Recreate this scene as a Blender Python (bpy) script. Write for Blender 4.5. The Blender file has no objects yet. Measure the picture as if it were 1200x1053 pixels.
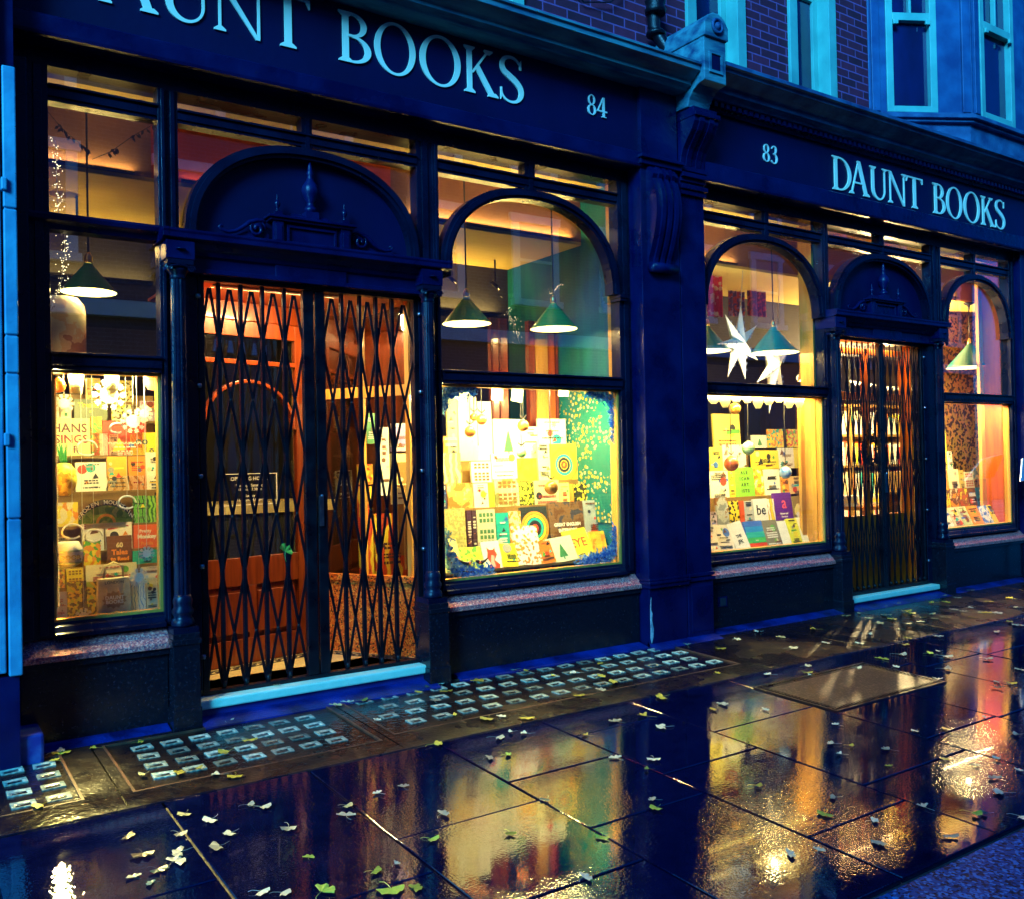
import bpy, bmesh, math, random
from mathutils import Vector, Matrix
random.seed(7)
R = math.radians
PI = math.pi
sc = bpy.context.scene
col = sc.collection

# ------------------------------------------------------------------ camera
YAW, PITCH, ROLL, F = 0.595600344, 0.0126893973, -0.0197130752, 1068.42506
CAM = Vector((0.0, -5.2, 1.383))
fw = Vector((math.sin(YAW)*math.cos(PITCH), math.cos(YAW)*math.cos(PITCH), math.sin(PITCH)))
r0 = fw.cross(Vector((0, 0, 1))).normalized(); u0 = r0.cross(fw)
rt = math.cos(ROLL)*r0 + math.sin(ROLL)*u0
up = -math.sin(ROLL)*r0 + math.cos(ROLL)*u0
cd = bpy.data.cameras.new('camera'); cam = bpy.data.objects.new('camera', cd); col.objects.link(cam)
m = Matrix((rt, up, -fw)).transposed().to_4x4(); m.translation = CAM
cam.matrix_world = m
cd.sensor_fit = 'HORIZONTAL'; cd.sensor_width = 36; cd.lens = F/1200*36
cd.clip_start = 0.05; cd.clip_end = 500
sc.camera = cam

def ray(px, py):
    return fw*F + rt*(px-600) - up*(py-526.5)
def W(px, py, y=0.0):
    """point of the photograph on the vertical plane at depth y (metres behind the glass line)"""
    d = ray(px, py); t = (5.2+y)/d.y
    return d.x*t, 1.383+d.z*t
SL = 0.03                                   # fall of the pavement towards the kerb
def G(px, py):
    """point of the photograph on the sloping pavement"""
    d = ray(px, py); t = (1.383+SL*5.2)/(SL*d.y-d.z)
    return d.x*t, -5.2+d.y*t
def gz(y): return SL*y

# ------------------------------------------------------------------ materials
def newmat(name):
    mt = bpy.data.materials.new(name); mt.use_nodes = True
    nt = mt.node_tree
    return mt, nt, nt.nodes['Principled BSDF']
def N(nt, t, **k):
    n = nt.nodes.new(t)
    for a, v in k.items():
        if a in n.inputs: n.inputs[a].default_value = v
        else: setattr(n, a, v)
    return n
def c4(c): return (c[0], c[1], c[2], 1)
def pmat(name, c, rough=.5, c2=None, scale=8, bump=0, bscale=60, metal=0, spec=.5, coat=0, stretch=None, detail=4, rvar=0, lo=.35, hi=.65):
    mt, nt, b = newmat(name)
    b.inputs['Base Color'].default_value = c4(c); b.inputs['Roughness'].default_value = rough
    b.inputs['Metallic'].default_value = metal; b.inputs['Specular IOR Level'].default_value = spec
    b.inputs['Coat Weight'].default_value = coat; b.inputs['Coat Roughness'].default_value = .08
    tc = N(nt, 'ShaderNodeTexCoord'); mp = N(nt, 'ShaderNodeMapping')
    if stretch: mp.inputs['Scale'].default_value = stretch
    nt.links.new(tc.outputs['Object'], mp.inputs['Vector'])
    if c2 or rvar:
        n = N(nt, 'ShaderNodeTexNoise', Scale=scale, Detail=detail)
        nt.links.new(mp.outputs[0], n.inputs['Vector'])
        if c2:
            r = N(nt, 'ShaderNodeValToRGB'); r.color_ramp.elements[0].position = lo; r.color_ramp.elements[1].position = hi
            r.color_ramp.elements[0].color = c4(c); r.color_ramp.elements[1].color = c4(c2)
            nt.links.new(n.outputs['Fac'], r.inputs['Fac']); nt.links.new(r.outputs['Color'], b.inputs['Base Color'])
        if rvar:
            mr = N(nt, 'ShaderNodeMapRange'); mr.inputs['From Min'].default_value = .3; mr.inputs['From Max'].default_value = .7
            mr.inputs['To Min'].default_value = max(.02, rough-rvar); mr.inputs['To Max'].default_value = rough+rvar
            nt.links.new(n.outputs['Fac'], mr.inputs['Value']); nt.links.new(mr.outputs[0], b.inputs['Roughness'])
    if bump:
        n2 = N(nt, 'ShaderNodeTexNoise', Scale=bscale, Detail=5)
        bp = N(nt, 'ShaderNodeBump', Strength=bump, Distance=.01)
        nt.links.new(mp.outputs[0], n2.inputs['Vector']); nt.links.new(n2.outputs['Fac'], bp.inputs['Height'])
        nt.links.new(bp.outputs[0], b.inputs['Normal'])
    return mt
def emis(name, c, s):
    mt, nt, b = newmat(name)
    b.inputs['Base Color'].default_value = c4(c); b.inputs['Emission Color'].default_value = c4(c); b.inputs['Emission Strength'].default_value = s
    return mt

M = {}
M['navy'] = pmat('navy_gloss_paint', (.0, .0022, .032), .32, (.0006, .005, .060), 4, .35, 22, spec=.32, rvar=.12, detail=8)
def wear(mt, c, lo, scale):
    # small chips and scuffs down to the pale undercoat
    nt = mt.node_tree; b = nt.nodes['Principled BSDF']; tc = N(nt, 'ShaderNodeTexCoord')
    n = N(nt, 'ShaderNodeTexNoise', Scale=scale, Detail=9, Roughness=.75); nt.links.new(tc.outputs['Object'], n.inputs['Vector'])
    gt = N(nt, 'ShaderNodeMapRange'); gt.inputs['From Min'].default_value = lo; gt.inputs['From Max'].default_value = lo+.012; nt.links.new(n.outputs['Fac'], gt.inputs['Value'])
    mx = N(nt, 'ShaderNodeMixRGB'); src = b.inputs['Base Color'].links[0].from_socket
    nt.links.new(gt.outputs[0], mx.inputs['Fac']); nt.links.new(src, mx.inputs['Color1']); mx.inputs['Color2'].default_value = c4(c); nt.links.new(mx.outputs[0], b.inputs['Base Color'])
wear(M['navy'], (.05, .14, .25), .735, 5)
M['navy_dk'] = pmat('dark_window_joinery_paint', (.0015, .003, .014), .3, (.003, .006, .026), 5, .2, 40, rvar=.1, spec=.3)
M['fascia'] = pmat('fascia_board_paint', (.0003, .0012, .030), .5, (.0005, .002, .042), 2, .15, 20, spec=.3)
M['black'] = pmat('black_painted_iron', (.002, .002, .005), .38, (.005, .005, .010), 12, .3, 80, metal=0, rvar=.12, spec=.35)
M['riser'] = pmat('dark_polished_stallriser_stone', (.006, .006, .012), .22, (.02, .018, .03), 60, .03, 90, rvar=.06, lo=.5, hi=.8)
wear(M['riser'], (.06, .07, .09), .74, 7)
M['stone'] = pmat('painted_cornice_stone', (.008, .05, .13), .6, (.08, .32, .36), 5, .45, 30, lo=.3, hi=.7, stretch=(.6, 2, 3))
M['stone_dk'] = pmat('weathered_stone', (.005, .03, .12), .7, (.03, .15, .30), 6, .4, 35, lo=.3, hi=.75)
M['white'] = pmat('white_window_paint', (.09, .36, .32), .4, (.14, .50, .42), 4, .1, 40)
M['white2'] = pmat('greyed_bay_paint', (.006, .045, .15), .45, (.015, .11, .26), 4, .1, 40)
M['step'] = pmat('white_painted_step_edge', (.40, .90, .68), .45, (.60, .95, .72), 14, .4, 40, lo=.3, hi=.6)
M['letter'] = pmat('cream_sign_lettering', (.95, .95, .78), .35, (.98, .96, .72), 3)
M['wood'] = pmat('varnished_red_wood', (.26, .045, .006), .3, (.14, .02, .003), 3, .1, 30, stretch=(12, 12, 1), coat=.3)
M['wood_y'] = pmat('varnished_golden_wood', (.70, .36, .06), .35, (.55, .24, .035), 3, .1, 30, stretch=(12, 12, .8), coat=.2)
M['wood_o'] = pmat('orange_wood_panel', (.62, .12, .004), .4, (.50, .08, .002), 3, .1, 30, stretch=(10, 10, .8), coat=.2)
M['brass'] = pmat('aged_brass', (.7, .5, .18), .3, metal=1)
M['steel'] = pmat('dull_steel', (.35, .37, .42), .35, metal=1, c2=(.2, .22, .28), scale=20)
M['shade'] = pmat('green_enamel', (.006, .30, .08), .35, (.01, .38, .10), 5, coat=.15)
M['shade_t'] = pmat('turquoise_enamel', (.02, .32, .28), .25, (.03, .38, .32), 5, coat=.5)
M['shade_d'] = pmat('dark_teal_enamel', (.004, .10, .10), .3, (.006, .13, .12), 5, coat=.3)
M['shade_in'] = emis('lit_shade_inside', (1, .82, .35), 1.3)
M['bulb'] = emis('lit_bulb', (1, .8, .45), 4)
M['tube'] = emis('lit_diffuser', (1, .85, .5), 10)
M['fairy'] = emis('fairy_light', (1, .8, .45), 2.2)
M['ceil'] = pmat('ceiling_paint', (.78, .58, .12), .7, (.70, .50, .10), 2)
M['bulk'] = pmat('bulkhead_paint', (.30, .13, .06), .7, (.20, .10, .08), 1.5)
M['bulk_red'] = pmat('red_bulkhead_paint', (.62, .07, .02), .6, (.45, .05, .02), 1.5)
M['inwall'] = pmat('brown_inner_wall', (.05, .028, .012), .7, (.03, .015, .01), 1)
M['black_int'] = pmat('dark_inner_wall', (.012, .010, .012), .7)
M['teal'] = pmat('teal_wall', (.0, .15, .17), .6, (.0, .10, .15), 3, .1, 20, stretch=(1, 6, .6))
M['floor'] = pmat('shop_floorboards', (.16, .09, .04), .5, (.10, .05, .02), 4, stretch=(1, 10, 1))
M['shelf'] = pmat('display_shelf_paint', (.34, .20, .05), .5, (.25, .14, .03), 4)
M['cord'] = pmat('black_cord', (.01, .01, .012), .5)
M['white_cord'] = pmat('white_cord', (.7, .7, .62), .5)
M['shelf_pale'] = pmat('pale_shelf_paint', (.75, .62, .30), .5, (.65, .5, .2), 4)
M['paper'] = pmat('white_paper', (.85, .84, .70), .7)
M['paper_b'] = pmat('cream_paper', (.80, .70, .40), .7, (.72, .6, .3), 12)
M['ink'] = pmat('printed_ink', (.02, .02, .03), .6)
M['pages'] = pmat('book_pages', (.78, .72, .55), .8, (.6, .55, .4), 60, stretch=(1, 1, 20))
M['red_b'] = pmat('red_glass_bauble', (.8, .06, .02), .12, (.9, .35, .05), 14, coat=1)
M['gold_b'] = pmat('gold_glass_bauble', (.75, .42, .06), .15, (.5, .22, .03), 14, metal=.6)
M['blue_b'] = pmat('blue_glass_bauble', (.05, .16, .45), .12, (.5, .7, .8), 14, coat=1)
M['green_b'] = pmat('green_glass_bauble', (.75, .85, .7), .12, (.2, .6, .1), 12, coat=1)
M['fir'] = pmat('frosted_blue_foliage', (.02, .22, .8), .5, (.5, .85, 1), 45, lo=.45, hi=.62)
M['joint'] = pmat('wet_mortar_joint', (.03, .028, .025), .35, (.10, .09, .07), 60, .5, 90)
M['soil'] = pmat('under_paving', (.01, .01, .012), .7)
M['flower'] = None

def brickmat(name, c1, c2, mo, scale=1, bump=.6, bw=.225, bh=.075, rough=.75, vert='XZ'):
    mt, nt, b = newmat(name)
    tc = N(nt, 'ShaderNodeTexCoord'); sp = N(nt, 'ShaderNodeSeparateXYZ'); cb = N(nt, 'ShaderNodeCombineXYZ')
    nt.links.new(tc.outputs['Object'], sp.inputs[0])
    nt.links.new(sp.outputs['X'], cb.inputs['X']); nt.links.new(sp.outputs['Z' if vert == 'XZ' else 'Y'], cb.inputs['Y'])
    br = N(nt, 'ShaderNodeTexBrick'); br.inputs['Scale'].default_value = 1
    br.inputs['Brick Width'].default_value = bw; br.inputs['Row Height'].default_value = bh; br.inputs['Mortar Size'].default_value = .006*scale
    br.inputs['Color1'].default_value = c4(c1); br.inputs['Color2'].default_value = c4(c2); br.inputs['Mortar'].default_value = c4(mo)
    nt.links.new(cb.outputs[0], br.inputs['Vector'])
    nz = N(nt, 'ShaderNodeTexNoise', Scale=14, Detail=5); nt.links.new(tc.outputs['Object'], nz.inputs['Vector'])
    mx = N(nt, 'ShaderNodeMixRGB', blend_type='MULTIPLY'); mx.inputs['Fac'].default_value = .6
    nt.links.new(br.outputs['Color'], mx.inputs['Color1']); nt.links.new(nz.outputs['Fac'], mx.inputs['Color2'])
    nt.links.new(mx.outputs[0], b.inputs['Base Color']); b.inputs['Roughness'].default_value = rough
    bp = N(nt, 'ShaderNodeBump', Strength=bump, Distance=.01); bp.invert = True
    nt.links.new(br.outputs['Fac'], bp.inputs['Height']); nt.links.new(bp.outputs[0], b.inputs['Normal'])
    return mt
M['brick'] = brickmat('dark_london_brick', (.22, .015, .06), (.09, .006, .03), (.34, .10, .32))
M['brick_far'] = brickmat('opposite_brick', (.05, .03, .03), (.035, .02, .02), (.08, .06, .06))

def granite(name, base, specks, rough=.25, scale=90):
    mt, nt, b = newmat(name)
    tc = N(nt, 'ShaderNodeTexCoord')
    v = N(nt, 'ShaderNodeTexVoronoi', Scale=scale); nt.links.new(tc.outputs['Object'], v.inputs['Vector'])
    sp = N(nt, 'ShaderNodeSeparateColor'); nt.links.new(v.outputs['Color'], sp.inputs[0])
    r = N(nt, 'ShaderNodeValToRGB'); cr = r.color_ramp
    cr.elements[0].color = c4(base); cr.elements[0].position = 0
    cr.elements[1].color = c4(specks[0]); cr.elements[1].position = .45
    for i, s in enumerate(specks[1:]):
        e = cr.elements.new(.65+.2*i); e.color = c4(s)
    cr.interpolation = 'CONSTANT'
    nt.links.new(sp.outputs[0], r.inputs['Fac']); nt.links.new(r.outputs['Color'], b.inputs['Base Color'])
    b.inputs['Roughness'].default_value = rough
    bp = N(nt, 'ShaderNodeBump', Strength=.3, Distance=.004); nt.links.new(v.outputs['Distance'], bp.inputs['Height']); nt.links.new(bp.outputs[0], b.inputs['Normal'])
    return mt
M['granite'] = granite('pink_granite', (.80, .18, .15), [(.55, .08, .10), (.95, .38, .30), (.22, .06, .10)], .28, 130)
M['granite_o'] = granite('brown_red_granite', (.75, .16, .02), [(.55, .09, .015), (.9, .36, .05), (.06, .02, .01)], .3, 110)
M['kerb'] = granite('granite_kerb', (.001, .05, .25), [(.001, .015, .08), (.01, .15, .55), (.0, .006, .03)], .4, 95)
M['kerb'].node_tree.nodes['Principled BSDF'].inputs['Specular IOR Level'].default_value = .02
M['cover'] = granite('gritty_cover_infill', (.025, .016, .016), [(.01, .007, .01), (.07, .045, .04), (.18, .13, .10)], .3, 110)

def wetmat(name, c1, c2, r1, r2, bump, bs, pud=1.3, micro=.0, micro_scale=85, spec=.5):
    mt, nt, b = newmat(name)
    ge = N(nt, 'ShaderNodeNewGeometry')
    n1 = N(nt, 'ShaderNodeTexNoise', Scale=pud, Detail=5, Roughness=.6); nt.links.new(ge.outputs['Position'], n1.inputs['Vector'])
    mr = N(nt, 'ShaderNodeMapRange'); mr.inputs['From Min'].default_value = .42; mr.inputs['From Max'].default_value = .62
    mr.inputs['To Min'].default_value = r1; mr.inputs['To Max'].default_value = r2
    nt.links.new(n1.outputs['Fac'], mr.inputs['Value']); nt.links.new(mr.outputs[0], b.inputs['Roughness'])
    r = N(nt, 'ShaderNodeValToRGB'); r.color_ramp.elements[0].color = c4(c1); r.color_ramp.elements[1].color = c4(c2)
    r.color_ramp.elements[0].position = .4; r.color_ramp.elements[1].position = .75
    n2 = N(nt, 'ShaderNodeTexNoise', Scale=9, Detail=8, Roughness=.7); nt.links.new(ge.outputs['Position'], n2.inputs['Vector'])
    nt.links.new(n2.outputs['Fac'], r.inputs['Fac']); nt.links.new(r.outputs['Color'], b.inputs['Base Color'])
    # two scales of relief: soft undulation and stone grain, the grain drowned where water stands
    n3 = N(nt, 'ShaderNodeTexNoise', Scale=bs, Detail=3); nt.links.new(ge.outputs['Position'], n3.inputs['Vector'])
    n4 = N(nt, 'ShaderNodeTexNoise', Scale=micro_scale, Detail=1); nt.links.new(ge.outputs['Position'], n4.inputs['Vector'])
    mg = N(nt, 'ShaderNodeMapRange'); mg.inputs['From Min'].default_value = .42; mg.inputs['From Max'].default_value = .62
    mg.inputs['To Min'].default_value = .035; mg.inputs['To Max'].default_value = micro
    nt.links.new(n1.outputs['Fac'], mg.inputs['Value'])
    b1 = N(nt, 'ShaderNodeBump', Strength=bump, Distance=.006); nt.links.new(n3.outputs['Fac'], b1.inputs['Height'])
    b2 = N(nt, 'ShaderNodeBump', Distance=.0035); nt.links.new(n4.outputs['Fac'], b2.inputs['Height'])
    nt.links.new(mg.outputs[0], b2.inputs['Strength']); nt.links.new(b1.outputs[0], b2.inputs['Normal'])
    nt.links.new(b2.outputs[0], b.inputs['Normal'])
    b.inputs['IOR'].default_value = 1.5; b.inputs['Specular IOR Level'].default_value = spec
    b.inputs['Coat Weight'].default_value = .3; b.inputs['Coat Roughness'].default_value = .03
    nt.links.new(b1.outputs[0], b.inputs['Coat Normal'])
    return mt
M['slab'] = wetmat('wet_york_stone', (.001, .002, .022), (.003, .006, .045), .008, .03, .035, 9, 1.3, .26, spec=1.0)  # blue of the reflected sky and fascia mixed into the stone colour
M['conc'] = wetmat('wet_worn_concrete', (.002, .002, .006), (.035, .018, .008), .14, .40, .6, 30, 1.6, .9)
M['asph'] = wetmat('wet_asphalt', (.01, .012, .02), (.03, .035, .05), .3, .5, .3, 60, 2, .9)

# see-through glass with a Fresnel reflection
mt, nt, b = newmat('window_glass'); nt.nodes.remove(b)
out = nt.nodes['Material Output']
tr = N(nt, 'ShaderNodeBsdfTransparent'); tr.inputs['Color'].default_value = (.93, .95, .94, 1)
gl = N(nt, 'ShaderNodeBsdfGlossy'); gl.inputs['Roughness'].default_value = .01; gl.inputs['Color'].default_value = (.9, .95, 1, 1)
lw = N(nt, 'ShaderNodeLayerWeight'); lw.inputs['Blend'].default_value = .5
pw = N(nt, 'ShaderNodeMath', operation='POWER'); pw.inputs[1].default_value = 4.5; nt.links.new(lw.outputs['Facing'], pw.inputs[0])
fr = N(nt, 'ShaderNodeMath', operation='MULTIPLY_ADD'); fr.inputs[1].default_value = .9; fr.inputs[2].default_value = .15; nt.links.new(pw.outputs[0], fr.inputs[0])
mx = N(nt, 'ShaderNodeMixShader'); nt.links.new(fr.outputs[0], mx.inputs[0]); nt.links.new(tr.outputs[0], mx.inputs[1]); nt.links.new(gl.outputs[0], mx.inputs[2])
ge = N(nt, 'ShaderNodeNewGeometry'); n1 = N(nt, 'ShaderNodeTexNoise', Scale=.9, Detail=1); bp = N(nt, 'ShaderNodeBump', Strength=.05, Distance=.02)
nt.links.new(ge.outputs['Position'], n1.inputs['Vector']); nt.links.new(n1.outputs['Fac'], bp.inputs['Height']); nt.links.new(bp.outputs[0], gl.inputs['Normal'])
nt.links.new(mx.outputs[0], out.inputs['Surface']); M['glass'] = mt
M['dglass'] = pmat('dark_upstairs_glass', (.004, .008, .03), .08, (.006, .02, .12), 1.6, spec=.6, stretch=(1, 1, .4))
def prismmat(name, a, b_, s, rough):
    mt = pmat(name, a, rough, b_, s, .5, 60, coat=.4, lo=.35, hi=.65); nt = mt.node_tree; b = nt.nodes['Principled BSDF']
    oi = N(nt, 'ShaderNodeObjectInfo'); mr = N(nt, 'ShaderNodeMapRange'); mr.inputs['To Min'].default_value = .25; mr.inputs['To Max'].default_value = 1.15
    mxx = N(nt, 'ShaderNodeMixRGB', blend_type='MULTIPLY'); mxx.inputs['Fac'].default_value = 1
    src = b.inputs['Base Color'].links[0].from_socket; nt.links.new(oi.outputs['Random'], mr.inputs['Value']); nt.links.new(src, mxx.inputs['Color1']); nt.links.new(mr.outputs[0], mxx.inputs['Color2']); nt.links.new(mxx.outputs[0], b.inputs['Base Color'])
    return mt
M['block'] = prismmat('glass_prism_rim', (.12, .26, .24), (.70, .85, .62), 45, .3)  # pale rim, its colour raised further as painted glints
M['block_in'] = prismmat('glass_prism_hollow', (.01, .04, .06), (.32, .44, .36), 30, .15)

# cover artwork
_cov = {}
def cover(kind, a, b2=None, c3=None, s=40):
    key = (kind, a, b2, c3, s)
    if key in _cov: return _cov[key]
    mt, nt, b = newmat('book_cover_' + kind)
    b.inputs['Roughness'].default_value = .45
    tc = N(nt, 'ShaderNodeTexCoord')
    if kind == 'plain':
        n = N(nt, 'ShaderNodeTexNoise', Scale=25, Detail=3)
        r = N(nt, 'ShaderNodeValToRGB'); r.color_ramp.elements[0].color = c4(a); r.color_ramp.elements[1].color = c4([min(1, v*1.12+.01) for v in a])
        nt.links.new(tc.outputs['Object'], n.inputs['Vector']); nt.links.new(n.outputs['Fac'], r.inputs['Fac']); nt.links.new(r.outputs['Color'], b.inputs['Base Color'])
    elif kind in ('photo', 'leafy'):
        n = N(nt, 'ShaderNodeTexNoise' if kind == 'photo' else 'ShaderNodeTexVoronoi', Scale=s*(.6 if kind == 'photo' else 1.6))
        if kind == 'photo': n.inputs['Detail'].default_value = 6
        nt.links.new(tc.outputs['Object'], n.inputs['Vector'])
        src = n.outputs['Fac'] if kind == 'photo' else None
        if src is None:
            sp = N(nt, 'ShaderNodeSeparateColor'); nt.links.new(n.outputs['Color'], sp.inputs[0]); src = sp.outputs[0]
        r = N(nt, 'ShaderNodeValToRGB'); cr = r.color_ramp; cr.interpolation = 'CONSTANT'
        p = (.0, .46, .56) if kind == 'photo' else (.0, .4, .72)
        cr.elements[0].color = c4(a); cr.elements[0].position = p[0]; cr.elements[1].color = c4(b2); cr.elements[1].position = p[1]
        e = cr.elements.new(p[2]); e.color = c4(c3 or a)
        nt.links.new(src, r.inputs['Fac']); nt.links.new(r.outputs['Color'], b.inputs['Base Color'])
    elif kind == 'wave':
        n = N(nt, 'ShaderNodeTexWave', Scale=s*.4, Distortion=9, Detail=2)
        nt.links.new(tc.outputs['Object'], n.inputs['Vector'])
        r = N(nt, 'ShaderNodeValToRGB'); cr = r.color_ramp; cr.interpolation = 'CONSTANT'
        cr.elements[0].color = c4(a); cr.elements[1].color = c4(b2); cr.elements[1].position = .45
        e = cr.elements.new(.75); e.color = c4(c3 or a)
        nt.links.new(n.outputs['Fac'], r.inputs['Fac']); nt.links.new(r.outputs['Color'], b.inputs['Base Color'])
    _cov[key] = mt
    return mt
mt, nt, b = newmat('gold_dotted_teal_screen'); tc = N(nt, 'ShaderNodeTexCoord'); v = N(nt, 'ShaderNodeTexVoronoi', Scale=26, Randomness=.75); nt.links.new(tc.outputs['Object'], v.inputs['Vector'])
lt = N(nt, 'ShaderNodeMath', operation='LESS_THAN'); lt.inputs[1].default_value = .36; nt.links.new(v.outputs['Distance'], lt.inputs[0])
n0 = N(nt, 'ShaderNodeTexNoise', Scale=3.5, Detail=2); nt.links.new(tc.outputs['Object'], n0.inputs['Vector']); g0 = N(nt, 'ShaderNodeMath', operation='GREATER_THAN'); g0.inputs[1].default_value = .44; nt.links.new(n0.outputs['Fac'], g0.inputs[0])
m0 = N(nt, 'ShaderNodeMath', operation='MULTIPLY'); nt.links.new(lt.outputs[0], m0.inputs[0]); nt.links.new(g0.outputs[0], m0.inputs[1])
sp = N(nt, 'ShaderNodeSeparateColor'); nt.links.new(v.outputs['Color'], sp.inputs[0]); r = N(nt, 'ShaderNodeValToRGB'); r.color_ramp.interpolation = 'CONSTANT'; r.color_ramp.elements[0].color = (.42, .30, .02, 1); r.color_ramp.elements[1].color = (.5, .45, .2, 1); r.color_ramp.elements[1].position = .6
nt.links.new(sp.outputs[0], r.inputs['Fac']); mx = N(nt, 'ShaderNodeMixRGB'); mx.inputs['Color1'].default_value = (0, .13, .11, 1); nt.links.new(m0.outputs[0], mx.inputs['Fac']); nt.links.new(r.outputs['Color'], mx.inputs['Color2']); nt.links.new(mx.outputs[0], b.inputs['Base Color'])
M['leafscreen'] = mt
M['wallpaper'] = cover('leafy', (.07, .03, .01), (.66, .40, .04), (.85, .38, .08), 22)

# ------------------------------------------------------------------ mesh builder
class MB:
    def __init__(s): s.v = []; s.f = []; s.mi = []; s.cur = 0; s.sm = []
    def add(s, vs, fs, smooth=False):
        o = len(s.v); s.v += [tuple(v) for v in vs]; s.f += [tuple(i+o for i in f) for f in fs]
        s.mi += [s.cur]*len(fs); s.sm += [smooth]*len(fs); return s
    def box(s, x0, x1, y0, y1, z0, z1):
        if x0 > x1: x0, x1 = x1, x0
        if y0 > y1: y0, y1 = y1, y0
        if z0 > z1: z0, z1 = z1, z0
        return s.add([(x0,y0,z0),(x1,y0,z0),(x1,y1,z0),(x0,y1,z0),(x0,y0,z1),(x1,y0,z1),(x1,y1,z1),(x0,y1,z1)],
              [(0,3,2,1),(4,5,6,7),(0,1,5,4),(1,2,6,5),(2,3,7,6),(3,0,4,7)])
    def poly(s, pts, y0, y1):
        """closed outline in x,z extruded from y0 (front) to y1 (back); outline counter-clockwise seen from the street"""
        n = len(pts); vs = [(p[0], y0, p[1]) for p in pts]+[(p[0], y1, p[1]) for p in pts]
        return s.add(vs, [tuple(range(n)), tuple(range(2*n-1, n-1, -1))]+[(i, i+n, (i+1) % n+n, (i+1) % n) for i in range(n)])
    def prof(s, pts, x0, x1):
        """closed profile in y,z swept along x"""
        n = len(pts); vs = [(x0, p[0], p[1]) for p in pts]+[(x1, p[0], p[1]) for p in pts]
        return s.add(vs, [tuple(range(n)), tuple(range(2*n-1, n-1, -1))]+[(i, i+n, (i+1) % n+n, (i+1) % n) for i in range(n)])
    def lathe(s, pts, cx, cy, seg=20, z0=0, cap=True, sx=1, sy=1):
        vs = []; fs = []
        for r, z in pts:
            for k in range(seg):
                a = 2*PI*k/seg; vs.append((cx+r*math.cos(a)*sx, cy+r*math.sin(a)*sy, z+z0))
        for i in range(len(pts)-1):
            for k in range(seg):
                k2 = (k+1) % seg; fs.append((i*seg+k, i*seg+k2, (i+1)*seg+k2, (i+1)*seg+k))
        s.add(vs, fs, True)
        if cap:
            o = len(s.v)-len(vs)
            s.f += [tuple(o+k for k in range(seg-1, -1, -1)), tuple(o+(len(pts)-1)*seg+k for k in range(seg))]; s.mi += [s.cur]*2; s.sm += [False]*2
        return s
    def tube(s, pts, r, seg=6, rad=None):
        P = [Vector(p) for p in pts]; vs = []; fs = []
        prev = None
        for i, p in enumerate(P):
            d = (P[min(i+1, len(P)-1)]-P[max(i-1, 0)]).normalized()
            if prev is None:
                a = Vector((0, 0, 1)) if abs(d.z) < .9 else Vector((1, 0, 0))
                n1 = d.cross(a).normalized()
            else:
                n1 = (prev-d*prev.dot(d)).normalized()
            prev = n1; n2 = d.cross(n1); rr = rad[i] if rad else r
            for k in range(seg):
                t = 2*PI*k/seg; vs.append(p+n1*math.cos(t)*rr+n2*math.sin(t)*rr)
        for i in range(len(P)-1):
            for k in range(seg):
                k2 = (k+1) % seg; fs.append((i*seg+k, i*seg+k2, (i+1)*seg+k2, (i+1)*seg+k))
        fs += [tuple(range(seg-1, -1, -1)), tuple((len(P)-1)*seg+k for k in range(seg))]
        return s.add(vs, fs, seg > 5)
    def bar(s, p, q, w, d):
        """flat strap from p to q (x,y,z): w across in the facade plane, d deep"""
        p = Vector(p); q = Vector(q); t = (q-p).normalized(); n = t.cross(Vector((0, 1, 0))).normalized()*w/2; y = Vector((0, d/2, 0))
        vs = [p-n-y, p+n-y, p+n+y, p-n+y, q-n-y, q+n-y, q+n+y, q-n+y]
        return s.add(vs, [(0,3,2,1),(4,5,6,7),(0,1,5,4),(1,2,6,5),(2,3,7,6),(3,0,4,7)])
    def strip(s, A, B, y0, y1):
        """ribbon between outlines A and B (x,z) extruded in y"""
        n = len(A); vs = [(p[0], y0, p[1]) for p in A]+[(p[0], y0, p[1]) for p in B]+[(p[0], y1, p[1]) for p in A]+[(p[0], y1, p[1]) for p in B]
        fs = []
        for i in range(n-1):
            fs += [(i, i+1, n+i+1, n+i), (2*n+i, 3*n+i, 3*n+i+1, 2*n+i+1), (i, 2*n+i, 2*n+i+1, i+1), (n+i, n+i+1, 3*n+i+1, 3*n+i)]
        fs += [(0, n, 3*n, 2*n), (n-1, 3*n-1, 4*n-1, 2*n-1)]
        return s.add(vs, fs)
    def ball(s, c, r, seg=14, rings=9, sz=1):
        pts = [(r*math.sin(PI*i/rings), -r*sz*math.cos(PI*i/rings)) for i in range(rings+1)]
        pts[0] = (r*.02, pts[0][1]); pts[-1] = (r*.02, pts[-1][1])
        return s.lathe(pts, c[0], c[1], seg, c[2])
    def build(s, name, mats, parent=None, bevel=0, loc=None, rot=None, recalc=True):
        me = bpy.data.meshes.new(name); me.from_pydata(s.v, [], s.f)
        if not isinstance(mats, (list, tuple)): mats = [mats]
        for k in mats: me.materials.append(M[k] if isinstance(k, str) else k)
        for p, i, q in zip(me.polygons, s.mi, s.sm): p.material_index = i; p.use_smooth = q
        if recalc:
            bm = bmesh.new(); bm.from_mesh(me); bmesh.ops.recalc_face_normals(bm, faces=bm.faces); bm.to_mesh(me); bm.free()
        me.update()
        o = bpy.data.objects.new(name, me); col.objects.link(o)
        if parent: o.parent = parent
        if loc: o.location = loc
        if rot: o.rotation_euler = rot
        if bevel:
            bv = o.modifiers.new('bevel', 'BEVEL'); bv.width = bevel; bv.segments = 2; bv.limit_method = 'ANGLE'; bv.angle_limit = R(40)
        return o

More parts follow.
